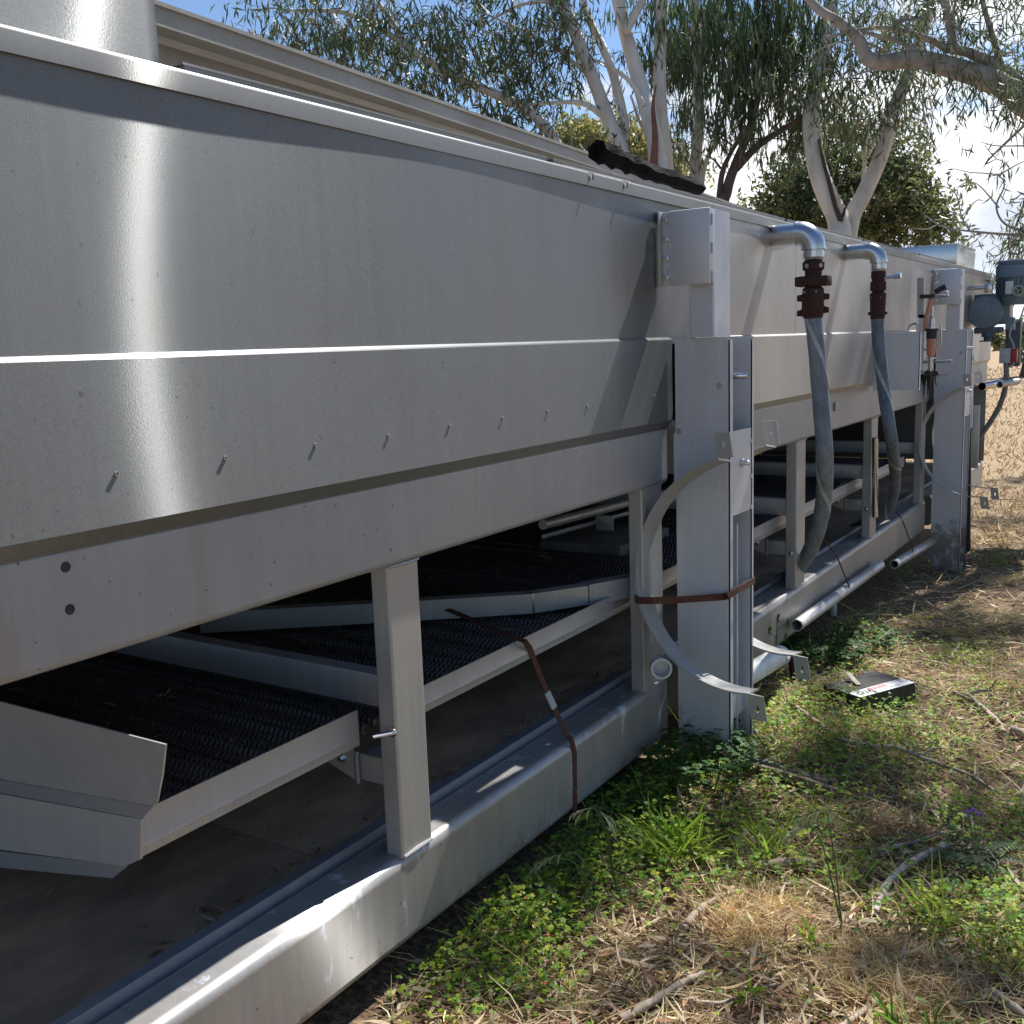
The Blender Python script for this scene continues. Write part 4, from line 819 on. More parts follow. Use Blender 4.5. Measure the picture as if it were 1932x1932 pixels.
for q in range(3):
    aa = a0 + q * 2.094; d = unit(np.stack([np.cos(aa), np.sin(aa), RNG.normal(.15, .3, n)], 1))
    side = np.cross(d, np.stack([tl[:, 0], tl[:, 1], np.ones(n)], 1))
    s = RNG.uniform(.005, .012, n) * (1 + .6 * (RNG.random(n) > .85)); V, F, k = blades(np.stack([x, y, z + hgt], 1), d, s, s * .95, np.stack([np.zeros(n)] * 2 + [-s * .25], 1), side, 3, [.12, .85, 1, .45])
    Vs.append(V); Fs.append(F + kk); kk += len(V); Ts.append(np.repeat(c0, k, 0))
o = bulk('weed_cover', np.concatenate(Vs), np.concatenate(Fs), np.concatenate(Ts), WEED); o['kind'] = 'stuff'
# tiny orange flowers among the weeds
x, y = scatter(2600, 1.7, 7); kf = RNG.random(len(x)) < np.clip(blobs(x, y, GREEN), 0, 1) * .13; x = x[kf]; y = y[kf]; n = len(x); z = gz(x, y)
Vs = []; Fs = []; kk = 0
for q in range(5):
    aa = q * 1.2566 + x * 50; d = unit(np.stack([np.cos(aa), np.sin(aa), np.full(n, .3)], 1)); s = np.full(n, .005)
    V, F, k = blades(np.stack([x, y, z + .05 + .03 * np.sin(x * 99)], 1), d, s, s, np.zeros((n, 3)), np.cross(d, np.tile([0, 0, 1.0], (n, 1))), 2, [.3, 1, .6]); Vs.append(V); Fs.append(F + kk); kk += len(V)
V = np.concatenate(Vs); o = bulk('orange_flowers', V, np.concatenate(Fs), np.tile([.75, .14, .03], (len(V), 1)), WEED); o['kind'] = 'stuff'
# sparse upright grass
x, y = scatter(40000, 1.0, 16); gm = blobs(x, y, GREEN); keep = RNG.random(len(x)) < np.clip(.20 + .8 * gm + .35 * vn(x, y, 4, 9), .02, 1); x = x[keep]; y = y[keep]; n = len(x); z = gz(x, y); r = np.hypot(x, y)
a = RNG.uniform(0, 6.283, n); el = RNG.uniform(.5, 1.45, n); d = np.stack([np.cos(a) * np.cos(el), np.sin(a) * np.cos(el), np.sin(el)], 1)
Ln = RNG.uniform(.03, .10, n) * (1 + .9 * np.clip(blobs(x, y, GREEN), 0, 1)) * np.where(RNG.random(n) > .86, 1.9, 1); W = RNG.uniform(.0016, .0036, n) * (1 + .2 * np.clip(r - 3, 0, 10)); bend = np.stack([np.cos(a), np.sin(a), -np.ones(n)], 1) * Ln[:, None] * RNG.uniform(.05, .5, (n, 1))
V, F, k = blades(np.stack([x, y, z], 1), d, Ln, W, bend, segs=3)
c0 = np.where(RNG.random((n, 1)) < .55, np.array([[.30, .42, .05]]), np.array([[.62, .48, .25]])) * RNG.uniform(.6, 1.3, (n, 1))
o = bulk('sparse_grass', V, F, np.repeat(c0, k, 0), WEED); o['kind'] = 'stuff'
# dry field beyond
n = 60000; yy = np.exp(RNG.uniform(math.log(8), math.log(60), n)); xx = RNG.uniform(-1, 1, n) * yy * .45 - yy * .02; kf = ~((xx < -1.4) & (yy < 10.6)); xx = xx[kf]; yy = yy[kf]; n = len(xx); z = gz(xx, yy)
a = RNG.uniform(0, 6.283, n); el = RNG.uniform(.3, 1.4, n); d = np.stack([np.cos(a) * np.cos(el), np.sin(a) * np.cos(el), np.sin(el)], 1); Ln = RNG.uniform(.02, .085, n) * (1 + yy * .01)
V, F, k = blades(np.stack([xx, yy, z], 1), d, Ln, .004 + .0011 * yy * RNG.uniform(.5, 1, n), RNG.normal(size=(n, 3)) * Ln[:, None] * .3, segs=2, wprof=[1, .8, .1])
c0 = np.array([[.42, .305, .17], [.38, .275, .15], [.46, .34, .20], [.36, .28, .14]])[RNG.choice(4, n, p=[.4, .3, .25, .05])] * RNG.uniform(.75, 1.1, (n, 1))
o = bulk('field_grass', V, F, np.repeat(c0, k, 0), DRY); o['kind'] = 'stuff'

#%%TUFTS
# ================================================================== single plants and things on the ground
def tuft(name, label, cat, px, py, n, rad, ln, wd, el, cols, bendk=.5, mat=WEED, group=None, segs=4, wprof=None):
    P = aG(px, py); t = thing(name, label, cat, P, group)
    a = RNG.uniform(0, 6.283, n); e = RNG.uniform(el[0], el[1], n); rr_ = rad * np.sqrt(RNG.random(n)); a2 = RNG.uniform(0, 6.283, n)
    base = np.stack([P[0] + rr_ * np.cos(a2), P[1] + rr_ * np.sin(a2), np.full(n, P[2] - .004)], 1); d = np.stack([np.cos(a) * np.cos(e), np.sin(a) * np.cos(e), np.sin(e)], 1)
    L_ = RNG.uniform(ln[0], ln[1], n); bend = np.stack([np.cos(a), np.sin(a), -np.ones(n) * .8], 1) * L_[:, None] * RNG.uniform(.1, bendk, (n, 1))
    V, F, k = blades(base, d, L_, RNG.uniform(wd[0], wd[1], n), bend, segs=segs, wprof=wprof)
    c0 = np.array(cols)[RNG.integers(0, len(cols), n)] * RNG.uniform(.8, 1.2, (n, 1))
    o = bulk('blades', V, F, np.repeat(c0, k, 0), mat, t); return t
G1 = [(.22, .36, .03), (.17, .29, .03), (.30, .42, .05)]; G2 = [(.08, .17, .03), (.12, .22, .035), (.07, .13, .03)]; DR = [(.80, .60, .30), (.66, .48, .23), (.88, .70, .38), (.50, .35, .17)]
lw = [.35, .9, 1, .7, .05]
dt = 'dry tussocks in the litter'
tuft('dry_tussock', 'sunlit straw coloured tussock left of the pale branch', 'tussock', 1440, 1745, 1300, .13, (.04, .13), (.0014, .003), (.2, 1.4), DR, .7, DRY, dt)
tuft('dry_tussock', 'widest straw coloured tussock low in the photo beside dark litter', 'tussock', 1690, 1850, 1500, .16, (.04, .12), (.0014, .003), (.2, 1.4), DR, .7, DRY, dt)
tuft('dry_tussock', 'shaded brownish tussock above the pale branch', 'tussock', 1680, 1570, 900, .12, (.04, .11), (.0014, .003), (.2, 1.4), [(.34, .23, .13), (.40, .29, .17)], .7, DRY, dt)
tuft('dry_tussock', 'small round tussock right of the black sign', 'tussock', 1880, 1295, 260, .10, (.04, .10), (.002, .003), (.3, 1.4), DR, .7, DRY, dt)
tuft('dry_tussock', 'bright round tussock on the open ground beyond the far post', 'tussock', 1893, 1098, 220, .10, (.05, .11), (.003, .005), (.3, 1.4), DR, .6, DRY, dt)
tuft('leafy_clump', 'broad leaved green clump in front of the near post', 'weed', 1265, 1610, 170, .10, (.08, .19), (.005, .010), (.5, 1.5), G1, .45, WEED, None, 4, lw)
tuft('leafy_clump', 'tall narrow green clump right of the broad leaved clump', 'weed', 1450, 1625, 20, .035, (.12, .22), (.006, .010), (1.1, 1.5), G1, .35, WEED, None, 4, lw)
tuft('grass_tuft', 'bright yellow green grass tuft beside the pale branch', 'grass tuft', 1765, 1745, 24, .05, (.12, .24), (.005, .009), (.9, 1.45), [(.28, .36, .05), (.22, .30, .05)], .4, WEED, None, 4, lw)
tuft('grass_tuft', 'single tall green grass shoot nearest the bottom beam', 'grass tuft', 995, 1750, 9, .02, (.12, .27), (.004, .008), (1.2, 1.52), [(.16, .25, .05), (.22, .31, .09)], .3, WEED, None, 4, lw)
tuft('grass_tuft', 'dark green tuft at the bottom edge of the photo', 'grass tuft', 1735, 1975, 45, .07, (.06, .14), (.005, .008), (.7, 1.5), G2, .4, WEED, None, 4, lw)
tuft('grass_tuft', 'flat spreading green tuft at the lower right edge', 'grass tuft', 1900, 1785, 90, .14, (.08, .18), (.003, .005), (.15, .8), [(.20, .28, .06), (.26, .33, .10)], .4, WEED)
tuft('grass_tuft', 'upright straw based grass tuft on the right edge below the spreading tuft', 'grass tuft', 1895, 1840, 60, .06, (.10, .22), (.002, .004), (1.0, 1.5), [(.42, .33, .14), (.24, .28, .07)], .3, WEED)
tuft('grass_tuft', 'thin green tuft beside the wild oat right of the fern', 'grass tuft', 1590, 1600 + 70, 26, .05, (.08, .17), (.002, .004), (1.0, 1.5), G1, .3, WEED)
tuft('grass_tuft', 'green shoots in front of the black sign', 'grass tuft', 1640, 1385, 40, .14, (.08, .20), (.003, .005), (1.0, 1.5), G1, .35, WEED)
tuft('grass_tuft', 'thin tall grass at the foot of the far post', 'grass tuft', 1700, 1090, 40, .14, (.12, .34), (.003, .005), (.9, 1.5), [(.20, .24, .08), (.14, .2, .05)], .4, WEED)
tuft('grass_tuft', 'green grass right of the far post foot', 'grass tuft', 1870, 1065, 40, .12, (.10, .22), (.003, .006), (.9, 1.5), G1, .4, WEED)
tuft('grass_tuft', 'slender grass growing between the parsley weeds and the rusty strap', 'grass tuft', 1110, 1640, 34, .10, (.08, .22), (.002, .0045), (1.0, 1.5), [(.14, .24, .04), (.20, .30, .06)], .4, WEED)
tuft('grass_tuft', 'slender green grass right below the rotten plank', 'grass tuft', 1540, 1560, 44, .14, (.07, .16), (.003, .006), (.7, 1.5), G1, .4, WEED)
tuft('grass_tuft', 'bright short grass in the lower left corner of the weeds', 'grass tuft', 985, 1880, 70, .12, (.04, .10), (.002, .004), (.6, 1.5), G1, .4, WEED)
tuft('grass_tuft', 'bright thin grass left of the short dark log at the right edge', 'grass tuft', 1830, 1250, 60, .20, (.08, .18), (.003, .005), (.8, 1.5), G1, .4, WEED)
tuft('leafy_clump', 'pair of broad green leaves standing in the straw of the lower middle', 'weed', 1405, 1890, 9, .02, (.05, .10), (.010, .016), (.7, 1.4), G1, .35, WEED, None, 4, lw)
tuft('leafy_clump', 'small bright green seedling left of the widest tussock', 'weed', 1545, 1790, 14, .03, (.04, .09), (.007, .012), (.7, 1.4), G1, .35, WEED, None, 4, lw)
# parsley-like plants at the near post
def parsley(name, label, px, py, n, rad, hmax, s0=.016):
    P = aG(px, py); t = thing(name, label, 'weed', P); Vs = []; Fs = []; Ts = []; kk = 0; mb = MB()
    for i in range(n):
        a = RNG.uniform(0, 6.28); r_ = rad * math.sqrt(RNG.random()); b_ = np.array([P[0] + r_ * math.cos(a) * .6, P[1] + r_ * math.sin(a) * .6, P[2]]); h_ = hmax * RNG.uniform(.45, 1)
        tip = b_ + np.array([math.cos(a) * h_ * .35, math.sin(a) * h_ * .35, h_]); mb.tube([b_, (b_ + tip) / 2 + np.array([0, 0, h_ * .08]), tip], [.0018, .0014, .001], 4)
        for q in range(5):
            aa = a + (q - 2) * .75; d = unit(np.array([[math.cos(aa), math.sin(aa), RNG.uniform(-.25, .35)]])); s = np.array([s0 * RNG.uniform(.8, 1.5)])
            V, F, k = blades(tip[None, :], d, s, s * 1.0, np.array([[0, 0, -s[0] * .2]]), np.cross(d, np.array([[0, 0, 1.0]])), 4, [.12, .7, 1.0, .75, .3]); Vs.append(V); Fs.append(F + kk); kk += len(V)
            Ts.append(np.tile(np.array([[.055, .135, .03]]) * RNG.uniform(.7, 1.5), (len(V), 1)))
    bulk('leaves', np.concatenate(Vs), np.concatenate(Fs), np.concatenate(Ts), WEED, t); mb.build('stems', matte('green_stem', (.10, .17, .05), None, .6), t) if 'green_stem' not in bpy.data.materials else mb.build('stems', bpy.data.materials['green_stem'], t)
parsley('parsley_weed', 'dense parsley leaved weeds at the near post base', 1325, 1470, 130, .26, .13)
parsley('parsley_weed', 'lighter parsley weeds left of the near post beside the beam', 1180, 1520, 90, .22, .07)
parsley('parsley_weed', 'bright lobed weeds behind the rusty pipe stub', 1560, 1240, 130, .30, .08, .02)
parsley('parsley_weed', 'lobed weeds behind the black sign', 1640, 1215, 80, .28, .07, .02)
# sprig against the bottom beam
g = aX(1463, 1238, -1.475); t = thing('weed_sprig', 'thin weed sprig with three lobed leaves against the bottom beam', 'weed', g)
mb = MB(); top = aX(1466, 1170, -1.47); mb.tube([g + np.array([0, 0, -.1]), (g + top) / 2 + np.array([0, .01, 0]), top], [.003, .0025, .002], 6)
for (px, py) in ((1452, 1190), (1482, 1177), (1478, 1203)):
    e = aX(px, py, -1.465); mb.tube([aX(1464, py + 14, -1.472), e], [.002, .0015], 5)
mb.build('stem', bpy.data.materials['green_stem'], t)
for (px, py) in ((1466, 1166), (1450, 1189), (1484, 1175), (1480, 1202)):
    e = aX(px, py, -1.46); Vs = []; Fs = []; kk = 0
    for q in range(4):
        aa = q * 1.57 + px; d = unit(np.array([[.25, math.cos(aa), math.sin(aa)]])); s = np.array([.026])
        V, F, k = blades(e[None], d, s, s * .9, np.zeros((1, 3)), np.cross(d, np.array([[1.0, 0, 0]])), 4, [.12, .8, 1, .7, .2]); Vs.append(V); Fs.append(F + kk); kk += len(V)
    V = np.concatenate(Vs); bulk('leaf', V, np.concatenate(Fs), np.tile([.05, .12, .03], (len(V), 1)), WEED, t)
# wild oats
def oat(label, px, py, tops):
    P = aG(px, py); t = thing('wild_oat', label, 'wild oat', P, 'wild oats'); 
    mb = MB(); sp_ = MB()
    for (tx, ty, lean) in tops:
        D = (P - CAM) @ RC[:, 2]; tp_ = aD(tx, ty, D - .03); mid = P * .45 + tp_ * .55 + np.array([0, 0, .05]); pa = smooth_path([P, mid, tp_, tp_ + np.array([lean * .05, 0, -.03])], 6); mb.tube(pa, [.0024 - .0014 * i / len(pa) for i in range(len(pa))], 4)
        for q in range(5):
            s = pa[int(len(pa) * (.72 + .055 * q)) if int(len(pa) * (.72 + .055 * q)) < len(pa) else -1]; dv_ = np.array([lean * random.uniform(.005, .035), random.uniform(-.01, .01), -random.uniform(.008, .02)]); e = s + dv_
            sp_.tube([s, e, e + np.array([dv_[0] * .3, 0, -.012]), e + np.array([dv_[0] * .5, 0, -.028])], [.0006, .0026, .0034, .0004], 5)
    mb.build('stalks', bpy.data.materials['green_stem'], t); sp_.build('spikelets', matte('oat_husk', (.42, .45, .25), (.32, .36, .18), .6) if 'oat_husk' not in bpy.data.materials else bpy.data.materials['oat_husk'], t)
oat('wild oat stalks drooping in front of the bottom beam, left of the broad leaved clump', 1135, 1700, [(1040, 1625, -1), (1065, 1610, -1)])
oat('tallest wild oat stalk arching beside the bottom beam below the strap', 1165, 1690, [(1130, 1530, 1), (1120, 1525, -1)])
oat('lone wild oat stalk standing right of the tall narrow clump', 1590, 1760, [(1555, 1530, -1), (1530, 1560, -1)])
# fern with violet flowers
P = aG(1840, 1640); t = thing('fern_weed', 'dark feathery fern weed with small violet flowers', 'weed', P); mb = MB(); Vs = []; Fs = []; kk = 0
for i in range(13):
    a = i * 2.4; L_ = RNG.uniform(.09, .15); tip = P + np.array([math.cos(a) * L_, math.sin(a) * L_, .05 + .03 * math.sin(i)]); pa = smooth_path([P, P * .5 + tip * .5 + np.array([0, 0, .03]), tip], 6); mb.tube(pa, .0012, 4)
    for q in range(2, len(pa)):
        for sg in (-1, 1):
            aa = a + sg * 1.15; s = np.array([.035 * (1 - q / len(pa)) + .010]); d = unit(np.array([[math.cos(aa), math.sin(aa), -.1]])); V, F, k = blades(pa[q][None], d, s, s * .28, np.zeros((1, 3)), np.cross(d, np.array([[0, 0, 1.0]])), 2, [.5, 1, .1]); Vs.append(V); Fs.append(F + kk); kk += len(V)
V = np.concatenate(Vs); bulk('fronds', V, np.concatenate(Fs), np.tile([.035, .085, .03], (len(V), 1)), WEED, t)
Vs = []; Fs = []; kk = 0
for (px, py) in ((1825, 1532), (1836, 1528), (1845, 1534), (1851, 1537), (1828, 1540)):
    D = (P - CAM) @ RC[:, 2]; c = aD(px, py, D); mb.tube([P + np.array([0, 0, .02]), P * .4 + c * .6 + np.array([.004, 0, 0]), c], [.0014, .001, .0008], 4)
    for q in range(6):
        aa = q * 1.05; d = unit(np.array([[math.cos(aa), math.sin(aa) * .5, math.sin(aa) + .2]])); s = np.array([.0075]); V, F, k = blades(c[None], d, s, s * .8, np.zeros((1, 3)), None, 2, [.3, 1, .5]); Vs.append(V); Fs.append(F + kk); kk += len(V)
V = np.concatenate(Vs); bulk('flowers', V, np.concatenate(Fs), np.tile([.30, .16, .50], (len(V), 1)), WEED, t); mb.build('stems', bpy.data.materials['green_stem'], t, kind='stuff')
# sticks, plank and cone
def stick(label, pts, r0, r1, name='stick', lift=.012, mat=STICK, cat='stick', twigs=()):
    Pp = [aG(*p) + np.array([0, 0, lift + (r0 + r1) * .4]) for p in pts]; pa = smooth_path(Pp, 6); m_ = MB(); nn_ = len(pa)
    m_.tube(pa, [r0 + (r1 - r0) * i / (nn_ - 1) + .12 * r0 * math.sin(i * 1.9) for i in range(nn_)], 8)
    for i, dx in twigs: q = pa[int(i * (nn_ - 1))]; m_.tube([q, q + np.array([dx * .5, .02, .03]), q + np.array([dx, .03, .035])], [r1, r1 * .7, r1 * .3], 5)
    o = m_.build(name, mat, None, 50); return tag(o, label, cat)
stick('long bent grey stick lying below the black sign', [(1487, 1338), (1535, 1375), (1590, 1413), (1640, 1425), (1690, 1428), (1745, 1450), (1830, 1482), (1880, 1515)], .010, .005, lift=.03, twigs=((.7, .08),))
stick('short thick stick just below the tall narrow clump', [(1432, 1648), (1490, 1640), (1540, 1643)], .014, .012)
stick('thin dark stick above the grass tuft and fern', [(1655, 1618), (1720, 1600), (1790, 1578)], .008, .005)
stick('pale peeled branch slanting behind the bright grass tuft', [(1650, 1735), (1675, 1680), (1720, 1640), (1790, 1607)], .009, .013, mat=matte('peeled_wood', (.48, .43, .37), (.33, .29, .24), .8, 20))
stick('brown branch in the lower left corner of the grass', [(1170, 1940), (1230, 1905), (1290, 1868), (1330, 1850)], .012, .007)
stick('dry forked branch lying at the right edge near the sign', [(1800, 1315), (1840, 1335), (1880, 1370), (1892, 1392)], .010, .012, twigs=((.2, .1), (.4, -.08)))
stick('grey stick at the left end of the big tussock', [(1288, 1765), (1320, 1730), (1365, 1700)], .011, .008)
stick('short dark log at the right edge beyond the long stick', [(1905, 1390), (1945, 1400)], .02, .018)
stick('long thin dead twig on the open ground right of the far post', [(1840, 952), (1880, 945), (1940, 946)], .010, .006)
stick('pale thin twig leaning from the beam end to the weeds', [(1690, 1110), (1760, 1160), (1830, 1200)], .006, .004, lift=.05)
stick('broken stick lying left of the bottom edge tuft', [(1655, 1900), (1610, 1935), (1580, 1955)], .007, .006)
stick('dark root like stick at the bottom right', [(1870, 1885), (1930, 1930), (1960, 1960)], .010, .009)
stick('straight thin stick crossing the litter in the lower middle', [(1300, 1900), (1360, 1905), (1430, 1880), (1470, 1868)], .006, .004)
A_ = aG(1388, 1447); B_ = aG(1575, 1492); pk = thing('rotten_plank', 'split grey rotten plank lying at the near post foot', 'plank', A_)
for i, (o1, o2, w) in enumerate(((0, 1, .016), (.1, .93, .014), (-.02, .8, .018), (.3, 1.06, .010))):
    d = B_ - A_; s = np.cross(d, [0, 0, 1.0]); s /= np.linalg.norm(s); a = A_ + d * o1 + s * (.022 * (i - 1.5)) + np.array([0, 0, .028 + .005 * (i % 2)]); b = A_ + d * o2 + s * (.020 * (i - 1.2)) + np.array([0, 0, .016]); MB().ribbon([a, a * .6 + b * .4 + np.array([0, 0, .003]), b], s, w + .006, .022).build('plank_strip', WOOD, pk)
q = aG(1035, 1692); mb = MB(); mb.lathe(q + np.array([0, 0, -.004]), (.2, 0, 1), [(0, .012), (.008, .022), (.020, .024), (.032, .017), (.038, .004)], 16); o = mb.build('seed_cone', STICK, None, 20); tag(o, 'small round seed cone lying in the shade near the bottom beam', 'seed cone')
# black cable at the post foot
c_ = MB(); c_.tube(smooth_path([aY(1386, 1355, 3.45), aY(1408, 1366, 3.5), aY(1428, 1384, 3.5), aG(1450, 1420)], 6), .006, 8); o = c_.build('black_cable', BLACK); tag(o, 'short black cable looping out of the near post foot', 'cable')
# fallen sign: black box with a white printed strip
A_ = aG(1600, 1330) + np.array([0, 0, .075]); 
def sgp(px, py, z): d = ray(px, py); return CAM + d * ((z - 1.5) / d[2])
zs_ = .075 + float(gz(-.9, 4.0))
cF = sgp(1538 + 95, 1234 + 0 + 93, zs_)      # near corner
k_ = lambda x, y: (1538.5 + x * .11106, 1234.3 + y * .11106)
q0 = sgp(*k_(760, 745), zs_); q1 = sgp(*k_(1690, 490), zs_ + .004); q2 = sgp(*k_(235, 560), zs_ - .01); 
q3 = q1 + (q2 - q0) * 1.25; q2 = q0 + (q2 - q0) * 1.2
sg = thing('fallen_sign', 'black box sign with white printed strip lying in the weeds', 'sign', (q0[0], q0[1], 0))
ux = q1 - q0; uy = q2 - q0; nz = np.cross(ux, uy); nz /= np.linalg.norm(nz); nz = nz if nz[2] > 0 else -nz
MB().prism([q0, q1, q3, q2], nz * -.07).build('sign_case', BLACK, sg)
MB().prism([q0 + ux * .004 + nz * .001, q1 - ux * .004 + nz * .001, q1 - ux * .006 + uy * .33 + nz * .001, q0 + ux * .006 + uy * .33 + nz * .001], nz * .002).build('printed_strip', WHITEP, sg)
def quad(a, b, c, d, name, mat, h=.0035, pts=None):
    f = lambda s, t: q0 + ux * s + uy * t + nz * h
    return MB().prism([f(*p) for p in (pts or ((a, c), (b, c), (b, d), (a, d)))], nz * .0006).build(name, mat, sg)
pill = [(.47 + (.13 * math.copysign(1, math.cos(a)) if abs(math.cos(a)) > .01 else 0) + .045 * math.cos(a), .235 + .06 * math.sin(a)) for a in np.linspace(0, 2 * math.pi, 24, endpoint=False)]
quad(0, 0, 0, 0, 'red_oval', PINKRED, .0035, pill)
def text(s, size, a, c, mat, name, h=.0045, sx=1.0):
    cu = bpy.data.curves.new(name, 'FONT'); cu.body = s; cu.size = 1; cu.extrude = .0; to = bpy.data.objects.new('tmp_text', cu); COL.objects.link(to)
    bpy.context.view_layer.update(); me = bpy.data.meshes.new_from_object(to.evaluated_get(bpy.context.evaluated_depsgraph_get())); bpy.data.objects.remove(to)
    lx, ly = np.linalg.norm(ux), np.linalg.norm(uy); off = np.array(ORIG[sg.name])
    for v in me.vertices:
        p_ = q0 + ux * (a + v.co.x * size * sx / lx) + uy * (c + v.co.y * size / ly) + nz * h - off; v.co = Vector(p_)
    me.materials.append(mat); o = bpy.data.objects.new(name, me); COL.objects.link(o); o.parent = sg; return o
text('G26', .042, .06, .10, INK, 'sign_number', sx=1.15); text('FILTEX', .030, .365, .205, WHITEP, 'sign_brand', sx=1.35)
text('Australasia', .024, .37, .06, BLUEINK, 'sign_small_print', sx=1.2); text('MAX 48', .022, .68, .24, BLUEINK, 'sign_small_print'); text('IP 54', .018, .86, .14, BLUEINK, 'sign_small_print'); text('TYPE', .018, .05, .25, INK, 'sign_small_print')
rim = [q0 + ux * (.315 + .012 * math.cos(a)) + uy * (.085 + .03 * math.sin(a)) + nz * .004 for a in np.linspace(0, 6.283, 17)]; MB().tube(rim, .0016, 5, cap=False).build('sign_emblem', INK, sg)
P = q0 + uy * .55 + ux * .35; lf = MB(); lf.ribbon([P + nz * .004, P + uy * .15 + nz * .012 + ux * .03, P + uy * .4 + ux * .08 + nz * .03], ux, .022, .0015); o = lf.build('dead_leaf', matte('pale_dead_leaf', (.50, .42, .32), None, .7)); tag(o, 'pale dead leaf lying on the black sign', 'leaf')

#%%TREES
# ================================================================== trees
def limb(mb, pts, r0, r1, n=8, wob=.0): 
    pa = smooth_path(pts, 7); k = len(pa)
    mb.tube(pa, [(r0 + (r1 - r0) * (i / (k - 1)) ** .9) * (1 + wob * math.sin(i * 1.3)) for i in range(k)], n); return pa
def P2(D): return lambda px, py, dd=0.0: aD(px, py, D + dd)
GC = np.array([[.085, .125, .055], [.11, .155, .07], [.06, .088, .042], [.135, .175, .085], [.16, .14, .075]])
def foliage(parent, centres, ln=(.10, .17), wd=(.015, .025), cols=GC, droop=.75, name='crown', twig=None, mul=.95, loose=1.0, hang=1.0):
    """hanging lance leaves in sprays. centres: (point, radius xyz, leaves)"""
    Bs = []; Ds = []; 
    for c, rad, cnt in centres:
        ns = max(1, int(cnt * mul) // 9); k_ = max(1, cnt // 90); rd = np.array(rad)
        sub = RNG.normal(size=(k_, 3)) * .55 * rd + np.array(c); sg = np.minimum(rd * .5, .17 * loose)
        s = sub[RNG.integers(0, k_, ns)] + RNG.normal(size=(ns, 3)) * sg
        # each spray hangs down a short twig
        tl = RNG.uniform(.12, .45, ns) * hang; td = unit(np.stack([RNG.normal(0, .5, ns), RNG.normal(0, .5, ns), -RNG.uniform(.2, 1.2, ns)], 1))
        u = RNG.random((ns, 9)); b = s[:, None, :] + td[:, None, :] * (u * tl[:, None])[:, :, None] + RNG.normal(size=(ns, 9, 3)) * .035
        Bs.append(b.reshape(-1, 3)); dd = RNG.normal(size=(ns, 9, 3)) * (1 - droop) * 1.5 + np.array([0, 0, -droop]); Ds.append(dd.reshape(-1, 3))
        if twig is not None:
            for i in range(0, ns, 3): twig.append((s[i], s[i] + td[i] * tl[i]))
    B = np.concatenate(Bs); D = unit(np.concatenate(Ds)); n = len(B); L_ = RNG.uniform(*ln, n); bend = RNG.normal(size=(n, 3)) * L_[:, None] * .18
    V, F, k = blades(B, D, L_, RNG.uniform(*wd, n), bend, None, 2, [.25, 1, .06])
    c0 = cols[RNG.integers(0, len(cols), n)] * RNG.uniform(.75, 1.25, (n, 1))
    o = bulk(name, V, F, np.repeat(c0, k, 0), LEAF, parent); o['kind'] = 'stuff'; return o
def twigs(mb, anchors, centres, r=.012):
    """thin branches from the nearest limb point to each leaf clump"""
    A = np.array(anchors)
    for c, rad, cnt in centres:
        c = np.array(c); q = A[np.argmin(((A - c) ** 2).sum(1))]; m_ = (q + c) / 2 + RNG.normal(size=3) * .12
        mb.tube(smooth_path([q, m_, c], 4), [r - (r - .003) * i / 8 for i in range(9)], 5)
        for _ in range(3):
            e = c + RNG.normal(size=3) * .4 * np.array(rad); mb.tube([c, (c + e) / 2 + RNG.normal(size=3) * .05, e], [.005, .004, .002], 4)
def blob_list(P, L): return [(P(px, py, dd), (rx / 170, .6, ry / 170), int(cnt)) for px, py, dd, rx, ry, cnt in L]
# --- many-stemmed gum behind the machine
def tree_base(P, px, py): q = P(px, py); return q
P = P2(11.0); c0 = P(1243, 330); g0 = np.array([c0[0], c0[1], float(gz(c0[0], c0[1]))])
T = thing('gum_tree', 'pale many stemmed gum tree with long arching limb behind the machine', 'tree', g0, 'gum trees behind the machine')
tr = MB(); an = []
an += limb(tr, [g0 + np.array([.1, 0, -.2]), P(1252, 470), P(1243, 320), P(1232, 250), P(1205, 150, .2), P(1180, 60, .2), P(1150, -80, .2), P(1110, -330, .3)], .13, .06)
an += limb(tr, [g0 + np.array([-.2, .1, -.2]), P(1200, 470), P(1172, 290), P(1150, 230), P(1108, 120), P(1062, 0), P(1030, -110), P(1000, -320)], .10, .05)
an += limb(tr, [g0 + np.array([0, .3, -.2]), P(1262, 450, .4), P(1258, 320, .4), P(1245, 180, .4), P(1248, 30, .4), P(1258, -150, .4), P(1240, -400, .4)], .10, .06)
an += limb(tr, [P(1172, 300, .1), P(1178, 235, .2), P(1150, 120, .2), P(1105, 20, .2), P(1080, -90, .2)], .06, .035)
an += limb(tr, [g0 + np.array([-.6, -.2, -.2]), P(1110, 430), P(1052, 275), P(1000, 212), P(940, 180), P(860, 145), P(805, 112), P(755, 78), P(700, 45), P(640, 22), P(560, 20)], .075, .02)
an += limb(tr, [P(762, 82), P(740, 40), P(715, 5), P(690, -60), P(640, -150)], .035, .012)
an += limb(tr, [P(1215, 200), P(1185, 150), P(1125, 115), P(1060, 95), P(990, 105)], .03, .008); an += limb(tr, [P(1150, 230), P(1100, 195), P(1030, 195), P(960, 200)], .04, .01)
an += limb(tr, [P(1120, 150), P(1040, 85), P(960, 45), P(900, 20)], .025, .008); an += limb(tr, [P(1062, 0), P(980, 10), P(900, 55)], .03, .008)
an += limb(tr, [P(1030, -110), P(900, -160), P(760, -150), P(620, -120)], .05, .015); an += limb(tr, [P(1180, 60), P(1250, -60), P(1350, -160)], .05, .02)
for s, e in (((1258, 300), (1190, 180)), ((1185, 290), (1140, 215))): an += limb(tr, [P(*s, .2), P((s[0] + e[0]) / 2 - 12, (s[1] + e[1]) / 2, .3), P(*e, .3)], .03, .012)
